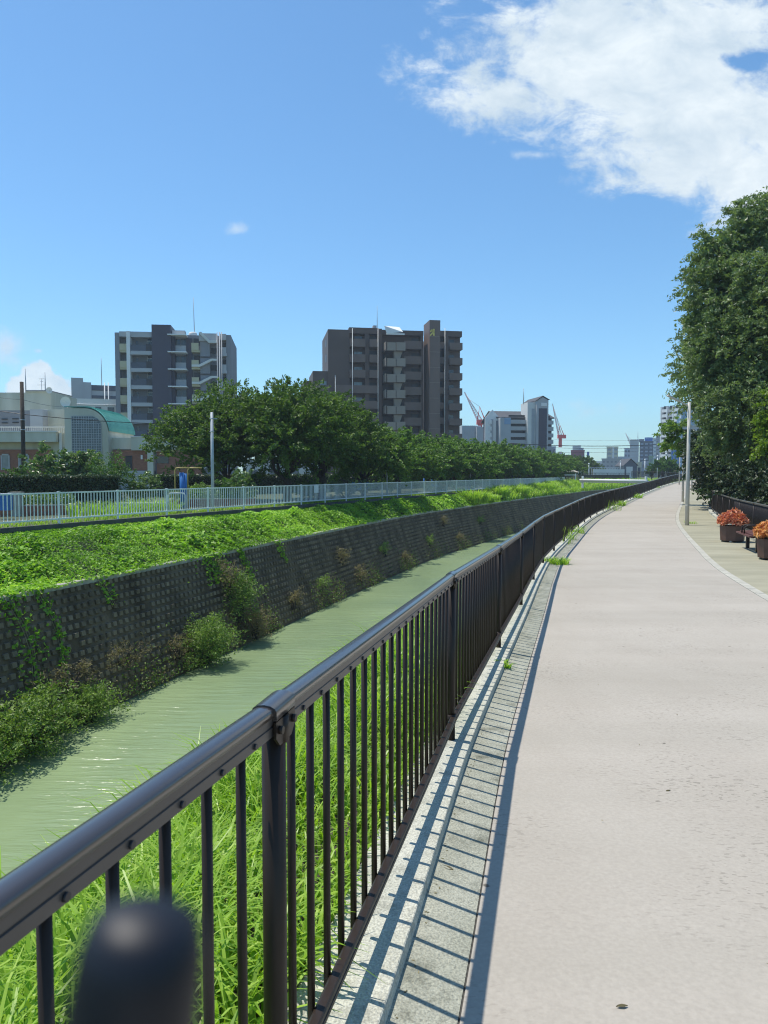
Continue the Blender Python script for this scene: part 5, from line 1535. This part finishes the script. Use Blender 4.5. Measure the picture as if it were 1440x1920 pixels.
bush('round_bush', gl(266, 45), 'small round bush below the brick wall of the hall', 'bush_leaf', 1.0, 1.0, 1.75, 2600, .15, .09, 44)
bush('light_bush', gl(28, 44), 'yellowish bush at the left picture edge behind the hedge', 'bamboo_leaf', 1.5, 1.2, 2.0, 2200, .18, .08, 45)
bush('reddish_bush', gl(372, 43), 'olive brown bush between the play frame and the steel pole', 'bank_shrub_leaf', .9, .8, 1.25, 1800, .14, .07, 46)
bush('fern_bush', gl(425, 43), 'bright low bush right of the steel pole', 'bamboo_leaf', .9, .8, 1.35, 1700, .16, .07, 47)
bush('dark_bush', gl(452, 44), 'dark bush under the tallest cherry tree', 'bush_leaf', 1.1, 1.0, 2.0, 2200, .2, .11, 48)
bush('low_bush', gl(575, 52), 'lit low bush between the two cherry trunks', 'bamboo_leaf', 1.3, .8, 1.3, 1800, .16, .08, 49)
bush('low_bush', gl(648, 58), 'low shaded bush right of the cherry trunks', 'bush_leaf', 1.8, .9, 1.3, 1800, .18, .1, 50)
bush('low_bush', gl(815, 80), 'light green low bush in front of the middle of the row', 'bamboo_leaf', 1.5, 1.0, 1.8, 1600, .22, .11, 51)
# hedges
def hedge(a, b, w, h, label, seed, n, L=.1, leaf='hedge_leaf', cat='hedge'):
    global rng
    rng = np.random.default_rng(seed)
    a, b = np.array(a), np.array(b); d = b - a; Ln = np.hypot(d[0], d[1])
    o = thing('hedge', (a[0], a[1], ZL), label, cat, rz=math.atan2(d[1], d[0]))
    sg = 1 if w > 0 else -1; w = abs(w)
    m = MB(); m.box(.1, Ln - .1, *sorted((sg * .12, sg * (w - .12))), 0, h - .12); m.build('core', 'hedge_core', o)
    u = rng.uniform(0, Ln, n); f = rng.uniform(size=n); k = h / (h + w)
    front = f < k
    v = np.where(front, rng.normal(.03, .05, n), rng.uniform(0, w, n)); z = np.where(front, rng.uniform(0, h, n), h + rng.normal(0, .05, n) - .03)
    z = np.minimum(z, h + .04 * np.sin(u * 3.1) + .03 * np.sin(u * 7.7) + rng.normal(0, .04, n))
    P = np.stack((u, v * sg, z), 1)
    V, F, rd = leaf_geo(P, L, L * .6, .3, tdir=np.array((0, -.5, .5))[None, :])
    np_mesh('foliage', V, F, leaf, o, rd)
hedge(gl(-90, 37), gl(226, 41), 1.6, 1.72, 'long clipped dark hedge behind the left of the white railing', 61, 16000, .12)
hedge(gl(300, 58), gl(700, 82), 1.4, 1.7, 'shaded hedge under the large cherry trees', 62, 12000, .16)
hedge(gl(690, 82), gl(1056, 160), 1.4, 2.2, 'long shaded hedge under the receding cherry trees', 63, 9000, .24)

# right hand evergreens
def evergreen(loc, label, h, r, seed, leaf, nspray, leaves, L, W, z0, lobes, droop, name='evergreen_tree', rz=0, tr=.3, spray=.8):
    global rng
    rng = np.random.default_rng(seed)
    o = thing(name, loc, label, 'tree', rz=rz)
    g = join_geo([spray_crown(lobes, nspray, leaves, L, W, spray, droop, .35, 1, .3, .13, .15), spray_crown([(c, tuple(q * .8 for q in r_)) for c, r_ in lobes], nspray // 4, 20, L * 2.0, W * 2.4, spray, droop, .35, 1, .8, .13, .0)])
    np_mesh('crown', *g[:2], leaf, o, g[2])
    m = MB(); m.tube([(0, 0, -.3), (0, 0, z0), (.1, 0, h * .5), (0, 0, h * .85)], [tr * 1.4, tr, tr * .7, tr * .2], 10)
    for c, _ in lobes: branch(m, (0, 0, max(z0 * .8, c[2] * .7)), c, tr * .35, tr * .05)
    m.build('trunk', 'trunk_bark', o)
    return o
def rg(px, D): p = at(px, 890, D); p[2] = -.3; return p
def lobes_px(base, L):
    """lobes given as (px, py, D, r) -> local to base"""
    out = []
    for px, py, D_, rx, rz_ in L:
        p = at(px, py, D_) - np.array(base); out.append((tuple(p), (rx, rx, rz_)))
    return out
eb = rg(1478, 36)
evergreen(eb, 'huge dark evergreen rising out of the picture on the right', 14.5, 6, 71, 'evergreen_leaf', 4300, 34, .165, .07, 2.0,
          lobes_px(eb, [(1328, 500, 35.5, .8, 1.1), (1322, 575, 35.2, .7, 1.2), (1400, 420, 36, 1.0, 1.1), (1340, 690, 36, 1.3, 2.0), (1350, 480, 35.5, 1.25, 1.5), (1425, 445, 36, 1.6, 1.7), (1500, 420, 37, 2.2, 2.2), (1325, 560, 35, 1.3, 1.8), (1400, 560, 34, 2.0, 1.9), (1480, 560, 33, 2.4, 2.2),
                        (1318, 640, 35, .8, 1.0), (1365, 650, 33.5, 1.7, 1.6), (1450, 660, 32.5, 2.2, 1.9), (1530, 650, 33, 2.5, 2.2), (1314, 705, 34.5, .75, .8), (1362, 745, 33, 1.2, 1.2), (1430, 750, 32, 2.0, 1.6), (1520, 740, 32, 2.4, 1.9),
                        (1354, 805, 33.5, .95, 1.0), (1400, 815, 33, 1.8, 1.3), (1480, 810, 33, 2.0, 1.4), (1345, 700, 37, 2.2, 2.4), (1420, 620, 38, 2.6, 2.8), (1330, 620, 37.5, 1.2, 1.5)]), .55, spray=.6)
e2 = rg(1345, 43)
evergreen(e2, 'shaded evergreen low behind the dark railing, below the huge one', 6, 4, 72, 'thicket_shade_leaf', 900, 30, .22, .10, .8,
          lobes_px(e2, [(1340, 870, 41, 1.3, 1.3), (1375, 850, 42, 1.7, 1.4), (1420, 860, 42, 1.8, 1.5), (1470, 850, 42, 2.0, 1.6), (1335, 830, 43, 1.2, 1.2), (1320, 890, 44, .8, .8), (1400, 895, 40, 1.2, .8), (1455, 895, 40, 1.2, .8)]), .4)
e3 = rg(1470, 29)
evergreen(e3, 'yellow green maple leaning in at the right picture edge', 6, 3, 73, 'yellow_leaf', 260, 30, .14, .09, 2.0,
          lobes_px(e3, [(1458, 800, 28, .6, .5), (1475, 750, 28, .7, .5), (1436, 845, 27.5, .22, .2), (1475, 830, 28, .6, .5)]), .3, name='maple_tree', tr=.12, spray=.45)
e4 = rg(1345, 50)
evergreen(e4, 'loose leafy branch tree reaching over the street lamps', 8, 4, 74, 'bank_shrub_leaf', 75, 24, .22, .10, 2.2,
          lobes_px(e4, [(1262, 800, 47, .7, .45), (1280, 830, 47, .8, .5), (1260, 836, 48, .45, .2), (1248, 812, 47.5, .3, .2), (1312, 840, 49, .8, .7)]), .3, name='branching_tree', tr=.13, spray=.55)
# flower spikes behind the right railing
hedge_b = at(1400, 945, 26)
# understorey behind the right railing, leaves darkened as canopy shade: far trunks and shrubs
bush('shade_shrub', rg(1440, 30), 'deep shaded shrub behind the railing and planters', 'thicket_shade_leaf', 2.2, 1.6, 2.6, 5000, .2, .1, 81, cat='shrub')
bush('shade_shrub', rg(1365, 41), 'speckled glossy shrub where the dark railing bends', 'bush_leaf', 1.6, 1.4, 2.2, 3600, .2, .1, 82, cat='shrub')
bush('shade_shrub', rg(1500, 27), 'dark shrub at the right edge behind the railing', 'thicket_shade_leaf', 2.0, 1.5, 2.4, 3000, .2, .1, 83, cat='shrub')
hedge((18.0, 33, 0), (27.5, 52, 0), -2.0, 2.4, 'evergreen thicket darkened as canopy shade behind the curved right railing', 84, 9000, .2, 'thicket_shade_leaf', 'thicket')
hedge((13.6, 22, 0), (19.0, 34, 0), -2.0, 2.0, 'evergreen thicket darkened as canopy shade behind the planters', 85, 9000, .17, 'thicket_shade_leaf', 'thicket')

# ---- grass on the near bank
rng = np.random.default_rng(101)
def bank_blades(n, s0, s1, d0, d1, h0, h1, w0, w1, bend=(.5, 1.1), pw=1.0, segs=4):
    s = s0 + (s1 - s0) * rng.uniform(size=n) ** pw
    d = -rng.uniform(d0, d1, n)
    x, y, z = fpt(s, d)
    z = z + np.where(d > -.145, KERB_H, nbz(d))
    keep = z > ZW - .1
    x, y, z = x[keep], y[keep], z[keep]
    k = keep.sum()
    clump = .75 + .35 * np.sin(x * 2.1 + 1.3 * np.sin(y * 1.7)) * np.sin(y * 2.6 + .8 * np.sin(x * 1.9))
    H = rng.uniform(h0, h1, k) * clump * np.interp(-d[keep], (0, 3.2, 4.5, 6.3), (1, .92, .52, .5)) * np.interp(y, (0, 9, 16), (1, 1, 1))
    edge = np.clip((-d[keep] - .1) / .7, .45, 1.0)
    return blades_geo(np.stack((x, y, z), 1), H * edge, rng.uniform(w0, w1, k), rng.uniform(*bend, k), segs, lean=np.array((.25, -.1, 0)))
sA, sB, sC = float(s_of_y(0.2)), float(s_of_y(5)), float(s_of_y(12))
g = join_geo([bank_blades(31000, sA, sB, .15, 5.2, .38, .82, .008, .016), bank_blades(33000, sB, sC, .15, 6.1, .38, .85, .010, .018), bank_blades(9000, sA, sC, 3.0, 6.3, .45, .85, .013, .022),
              bank_blades(16000, sC, float(s_of_y(34)), .25, 6.3, .4, .85, .02, .035, segs=3), bank_blades(5000, float(s_of_y(34)), float(s_of_y(100)), .33, 6.3, .5, .9, .05, .08, segs=3),
              bank_blades(1100, sA, sC, .13, .24, .25, .6, .008, .015, bend=(.9, 1.4))])
tag(np_mesh('bank_grass', g[0], g[1], 'grass_blade', None, g[2]), 'long bright green grass on the near bank behind the dark railing', 'grass', kind='stuff')
# tall tips near the water edge
# ---- leafy cover on the far slope
rng = np.random.default_rng(102)
def slope_pt(y, f):
    a, c = wx(y) + .08, cx(y) + .02
    x = a + (c - a) * f
    z = np.interp(f, (0, .3, .65, 1), (0, .25, .62, 1)) * (ZC - ZL + .14) + ZL - .14
    return x, z
def patch(x, y): return np.sin(x * .9 + 1.7 * np.sin(y * .37)) * np.sin(y * .55 + 1.3 * np.sin(x * .6)) + .5 * np.sin(x * 2.3 + y * 1.1)
def cover(n, y0, y1, L, pw=1.0, hmax=.62):
    y = y0 + (y1 - y0) * rng.uniform(size=n) ** pw; f = rng.uniform(0, 1.015, n)
    x, z = slope_pt(y, f)
    k = patch(x, y)
    keep = rng.uniform(size=n) < np.clip(1.15 + .45 * k, .3, 1); x, y, z, f, k = x[keep], y[keep], z[keep], f[keep], k[keep]; n = len(x)
    mound = np.clip(.42 + .38 * np.sin(x * 1.9 + 1.1 * np.sin(y * .8)) * np.sin(y * 1.5 + np.sin(x)) + .26 * np.sin(x * 4.1 + y * 3.3) * np.sin(y * 4.4 - x * 1.3), .04, 1) * hmax
    mound = mound * np.clip(np.minimum((f - .05) * 3, (1.03 - f) * 5 + .12), 0, 1)
    zz = z + mound * np.sqrt(rng.uniform(.05, 1, n))
    x = x + rng.normal(0, .04, n)
    big = np.where(k > .25, 1.25, .8)
    return leaf_geo(np.stack((x, y, zz), 1), L * big, L * .8 * big, .8, fold=.1, rndv=np.clip(rng.beta(2.2, 2.6, n) + .26 * np.sin(x * .7 + 2) * np.sin(y * .45) + .18 * np.sin(x * 2.9 + y * 2.1) * np.sin(y * 3.3) - .05, 0, 1))
g = join_geo([cover(60000, 12, 28, .10), cover(46000, 28, 48, .13), cover(22000, 48, 80, .20), cover(7000, 80, 125, .34)])
tag(np_mesh('slope_cover', g[0], g[1], 'cover_leaf', None, g[2]), 'bright green leafy creeper covering the far river slope', 'ground cover', kind='stuff')
def far_blades(n, y0, y1, f0, f1, h0, h1, w, bend=(.4, .9)):
    y = rng.uniform(y0, y1, n); f = rng.uniform(f0, f1, n); x, z = slope_pt(y, f)
    return blades_geo(np.stack((x, y, z), 1), rng.uniform(h0, h1, n), np.full(n, w), rng.uniform(*bend, n), 3)
g = join_geo([far_blades(5000, 84, 128, .0, 1, .5, 1.3, .09), far_blades(6000, 128, 192, -.1, 1.1, .8, 1.9, .12), far_blades(2500, 110, 132, .0, .5, .8, 1.6, .1)])
tag(np_mesh('far_bank_grass', g[0], g[1], 'grass_blade', None, g[2]), 'tall grass covering the bank at the river bend', 'grass', kind='stuff')
# strip of grass under the white railing and on the park edge
n = 5000; y = rng.uniform(14, 70, n); x = wx(y) - rng.uniform(-.02, 1.6, n)
g = blades_geo(np.stack((x, y, np.full(n, ZL)), 1), rng.uniform(.08, .3, n), np.full(n, .03), rng.uniform(.3, .9, n), 3)
tag(np_mesh('verge_grass', g[0], g[1], 'grass_blade', None, g[2]), 'short grass verge behind the white railing', 'grass', kind='stuff')

def grass_clump(loc, label, n, r, h0, h1, w, seed, leaf='grass_blade', cat='grass clump', name='grass_clump', bend=(.5, 1.0)):
    global rng
    rng = np.random.default_rng(seed)
    o = thing(name, loc, label, cat)
    a = rng.uniform(0, 2 * np.pi, n); q = np.sqrt(rng.uniform(size=n)) * r
    P = np.stack((q * np.cos(a), q * np.sin(a), np.zeros(n)), 1)
    g = blades_geo(P, rng.uniform(h0, h1, n), np.full(n, w), rng.uniform(*bend, n), 4, lean=unit(P + 1e-3) * .9)
    np_mesh('blades', g[0], g[1], leaf, o, g[2])
    return o
def on_slope(px, py):
    """far slope point under a pixel"""
    d = ray(px, py); best = None
    for Y in np.arange(15, 160, .1):
        X_ = d[0] / d[1] * Y; f = (X_ - wx(Y)) / (cx(Y) - wx(Y))
        if -.1 <= f <= 1.1:
            z = EYE + d[2] / d[1] * Y; zs = slope_pt(Y, np.clip(f, 0, 1))[1]
            if best is None or abs(z - zs) < best[0]: best = (abs(z - zs), np.array((X_, Y, zs)))
    return best[1]
for i, (px, py, hh, r_, lab) in enumerate(((885, 942, 2.0, 1.5, 'tall grass clump leaning on the white railing, nearest of three'), (932, 931, 1.9, 1.3, 'middle tall grass clump by the far white railing'), (968, 926, 1.6, 1.6, 'third tall grass clump along the far slope'), (910, 938, 1.0, 1.5, 'low grass patch between the two nearest tall clumps'), (1010, 917, 1.6, 2.6, 'wide tall grass patch near the end of the white railing'))):
    grass_clump(on_slope(px, py), lab, 700, r_, hh * .5, hh, .07, 200 + i)
P = at(195, 950, 33.5); P[2] = ZL
grass_clump(P, 'tall seedy grass in front of the hedge behind the white railing', 500, 1.5, .5, 1.1, .03, 210)
P = at(290, 950, 36); P[2] = ZL
grass_clump(P, 'tall grass tuft left of the play frame behind the railing', 400, 1.2, .5, 1.2, .03, 211)

# ---- shrubs and weeds at the foot of the river wall
def wall_pt(y, f):
    t, nr = wall_frame(y); c = np.array((cx(y), y, ZC)); return c + nr * WALL_OFF * f + np.array((0, 0, (ZW - ZC) * f))
def y_of_px(px, f):
    lo, hi = 5., 110.
    for _ in range(50):
        mid_ = (lo + hi) / 2; p = wall_pt(mid_, f); q = 720 + FPX * p[0] / (p[1] * _ca)
        if q < px: lo = mid_
        else: hi = mid_
    return lo
def wshrub(px, label, rx, ry, h, n, L, W, seed, leaf='bank_shrub_leaf', f=.98, off=.5, spray=.45, cat='shrub', name='bank_shrub', zoff=0.0):
    y = y_of_px(px, f); t, nr = wall_frame(y); p = wall_pt(y, f) + nr * off
    p[2] += zoff
    o = bush(name, p, label, leaf, rx, ry, h, n, L, W, seed, droop=.25, cat=cat, spray=spray)
    o.rotation_euler = (0, 0, math.atan2(t[1], t[0]))
    return o
wshrub(35, 'big leafy shrub at the left picture edge, over the water', 1.35, .75, 1.05, 6000, .09, .042, 301, off=.25)
wshrub(140, 'leafy green shrub on the waterline right of the biggest one', 1.0, .5, .65, 3600, .09, .035, 302, off=.2)
wshrub(-60, 'shrub cut by the left picture edge above the water', 1.4, .8, 1.2, 3000, .10, .05, 303)
wshrub(378, 'round grey green shrub alone at the foot of the river wall', 1.35, .9, 1.45, 7000, .10, .035, 304, off=.1)
wshrub(322, 'low straw coloured weeds left of the round shrub', .7, .3, .55, 700, .10, .02, 305, 'dry_leaf', .82, .05, .35, 'weeds', 'dry_weeds')
wshrub(225, 'brown dry weeds on the lower river wall', 1.2, .25, .5, 800, .11, .018, 306, 'dry_leaf', .72, .05, .35, 'weeds', 'dry_weeds')
wshrub(110, 'dry tangled weeds above the left shrubs', 1.3, .25, .5, 800, .11, .018, 307, 'dry_leaf', .72, .05, .35, 'weeds', 'dry_weeds')
wshrub(440, 'hanging olive bush halfway up the wall, right of the round shrub', .75, .45, 1.5, 3000, .12, .035, 308, 'bank_shrub_leaf', .72, .15, .55, 'shrub', 'hanging_bush')
wshrub(470, 'drooping dry weeds at the waterline below the hanging bush', .8, .45, .9, 2000, .12, .03, 309, 'dry_leaf', .95, .1, .5, 'weeds', 'dry_weeds')
wshrub(425, 'brown stalks hanging from the coping above the hanging bush', .5, .3, 1.2, 1000, .12, .03, 310, 'dry_leaf', .45, .05, .5, 'weeds', 'dry_weeds')
for i, (px, f_, lf) in enumerate(((545, .82, 'dry_leaf'), (600, .8, 'bank_shrub_leaf'), (640, .5, 'dry_leaf'), (675, .85, 'dry_leaf'), (720, .6, 'bank_shrub_leaf'), (760, .85, 'dry_leaf'), (805, .7, 'bank_shrub_leaf'), (830, .35, 'dry_leaf'), (860, .8, 'dry_leaf'), (900, .5, 'bank_shrub_leaf'))):
    w_ = wshrub(px, '', (.7 + .02 * i), .2, .6, 600, .13, .03, 320 + i, lf, f_, .05, .4, 'weeds', 'wall_weeds')
    w_['label'] = 'sparse weeds sprouting from the distant part of the river wall'; w_['group'] = 'weeds on the distant river wall'
# weedy litter along the waterline, uncountable
rng = np.random.default_rng(103)
n = 16000; y = 14 + (85 - 14) * rng.uniform(size=n) ** 1.3; f = 1 - np.abs(rng.normal(0, .16, n))
y = y[(np.sin(y * .9) + .6 * np.sin(y * 2.3 + 1) + rng.normal(0, .5, n)) > .1]; f = f[:len(y)]
Pn = np.array([wall_pt(a, b) for a, b in zip(y, f)]); nr_ = np.array([wall_frame(a)[1] for a in y]); Pn += nr_ * rng.uniform(.0, .3, len(y))[:, None]; Pn[:, 2] += rng.uniform(0, .15, len(y))
half = len(y) // 2
g = leaf_geo(Pn[:half], .12, .03, .2, tdir=np.array((0, 0, -.6))[None, :])
tag(np_mesh('dry_litter', g[0], g[1], 'dry_leaf', None, g[2]), 'dry brown weeds strewn along the foot of the river wall', 'weeds', kind='stuff')
g = leaf_geo(Pn[half:], .10, .05, .4)
tag(np_mesh('waterline_weeds', g[0], g[1], 'bank_shrub_leaf', None, g[2]), 'green weeds strewn along the foot of the river wall', 'weeds', kind='stuff')
# hanging vine strands
def vine(px, f1, label, n, seed, wdt=.15, f0=0.0):
    global rng
    rng = np.random.default_rng(seed)
    y = y_of_px(px, .1); p0 = wall_pt(y, f0)
    o = thing('hanging_vine', p0, label, 'vine')
    t, nr = wall_frame(y)
    f = f0 + (f1 - f0) * rng.uniform(size=n) ** 1.3
    P = np.array([wall_pt(y, q) for q in f]) - p0 + nr * .1 + t[None, :] * (rng.normal(0, wdt, n) + .25 * np.sin(f * 5))[:, None]
    g = leaf_geo(P, .12, .10, .5, fold=.1); np_mesh('leaves', g[0], g[1], 'cover_leaf', o, g[2])
    m = MB()
    for k in range(3):
        m.tube([wall_pt(y, f0 + (f1 - f0) * q / 6) - p0 + nr * .08 + t * (.08 * (k - 1) + .25 * math.sin((f0 + (f1 - f0) * q / 6) * 5)) for q in range(7)], .008, 5)
    m.build('stem', 'dry_stem', o)
vine(10, .75, 'long vine strand hanging down the wall at the left edge', 260, 401, .3)
vine(68, .70, 'thin vine strand hanging beside the left edge one', 150, 402, .12)
vine(185, .25, 'short vine strand over the coping of the block wall', 50, 403, .2)
vine(395, .30, 'vine spilling over the coping above the hanging bush', 280, 404, .5)
vine(448, .42, 'green vine strand right of the hanging bush', 170, 405, .14)
vine(520, .28, 'small vine strand farther along the coping', 80, 406, .15)

# ---- weeds along the dark railing and the gutter
def weed(px, py, label, n, r, h, seed, w=.012, bend=(.6, 1.2)):
    p = on_path(px, py); return grass_clump(p, label, n, r, h * .4, h, w, seed, name='weed_clump', cat='weeds', bend=bend)
weed(1040, 1057, 'bright green grass tuft spilling over the gutter', 260, .32, .26, 501, .016)
weed(945, 1252, 'tiny green weed sprouting on the kerb', 40, .06, .12, 502, .014)
weed(1082, 1000, 'seedy weeds leaning out between the railing bars', 70, .3, .5, 503, .016)
weed(1062, 1012, 'taller weeds poking through the railing near the grass tuft', 60, .3, .6, 504, .014)
weed(1050, 1020, 'thin dark stalks standing between the railing bars behind the grass tuft', 45, .4, .8, 509, .010, bend=(.2, .6))
weed(1135, 957, 'tall dark weed stalks against the far part of the railing', 60, .9, .8, 510, .02, bend=(.2, .7))
weed(1150, 948, 'green weed patch on the kerb further along the railing', 200, .7, .6, 505, .04)
weed(1180, 934, 'dark green weeds in front of the far railing bend', 220, 1.0, .7, 506, .05)
weed(1220, 915, 'low weeds where the railing nears the light post', 160, 1.0, .5, 507, .05)
weed(1296, 982, 'dry straw grass at the foot of the nearest street lamp', 60, .25, .22, 508, .012)

def fallen_leaf(px, py, label, L, rz, m_='dry_leaf'):
    p = on_path(px, py) + np.array((0, 0, .003)); o = thing('fallen_leaf', p, label, 'leaf', rz=rz)
    V = []; 
    for t_, w_ in ((-.5, .05), (-.25, .7), (.05, 1), (.3, .6), (.5, .05)):
        z_ = .03 * L * math.sin((t_ + .5) * 3) ; V += [(t_ * L, -w_ * L * .2, z_ + .08 * L), (t_ * L, 0, z_), (t_ * L, w_ * L * .2, z_ + .08 * L)]
    F = [(3 * i + k, 3 * i + k + 1, 3 * i + k + 4, 3 * i + k + 3) for i in range(4) for k in range(2)]
    np_mesh('blade', np.array(V), np.array(F), m_, o, np.full(len(V), .15))
fallen_leaf(838, 1629, 'small curled dry leaf lying in the concrete gutter', .06, -.6)
fallen_leaf(1253, 1483, 'tiny brown leaf lying on the open path', .03, .4)
fallen_leaf(1166, 1888, 'dark scrap of leaf near the bottom of the path', .035, .1)
rng = np.random.default_rng(601)
n = 900; sv_ = 1 + 30 * rng.uniform(size=n) ** 1.5; dv_ = np.where(rng.uniform(size=n) < .8, .135 + np.abs(rng.normal(0, .02, n)), rng.uniform(.15, 2.6, n))
x, y, z = fpt(sv_, dv_); V, F, rd = leaf_geo(np.stack((x, y, z + .014), 1), .014, .006, 2.5)
tag(np_mesh('litter', V, F, 'dry_leaf', None, rd), 'fine dry litter gathered along the kerb and on the path', 'litter', kind='stuff')
# ------------------------------------------------------------------ air
hz_m = bpy.data.materials.new('haze_air'); hz_m.use_nodes = True
_n, _l = hz_m.node_tree.nodes, hz_m.node_tree.links
for q in list(_n):
    if q.type == 'BSDF_PRINCIPLED': _n.remove(q)
pv = _n.new('ShaderNodeVolumePrincipled'); pv.inputs['Density'].default_value = 0.00040; pv.inputs['Color'].default_value = (0.72, 0.86, 1.0, 1); pv.inputs['Anisotropy'].default_value = 0.2
_l.new(pv.outputs[0], _n['Material Output'].inputs['Volume'])
MATS['haze_air'] = hz_m
m = MB(); m.box(-1000, 1000, -60, 1200, -8, 75)
tag(m.build('haze', 'haze_air'), 'thin pale summer haze over the river and the far town', 'haze', kind='stuff')
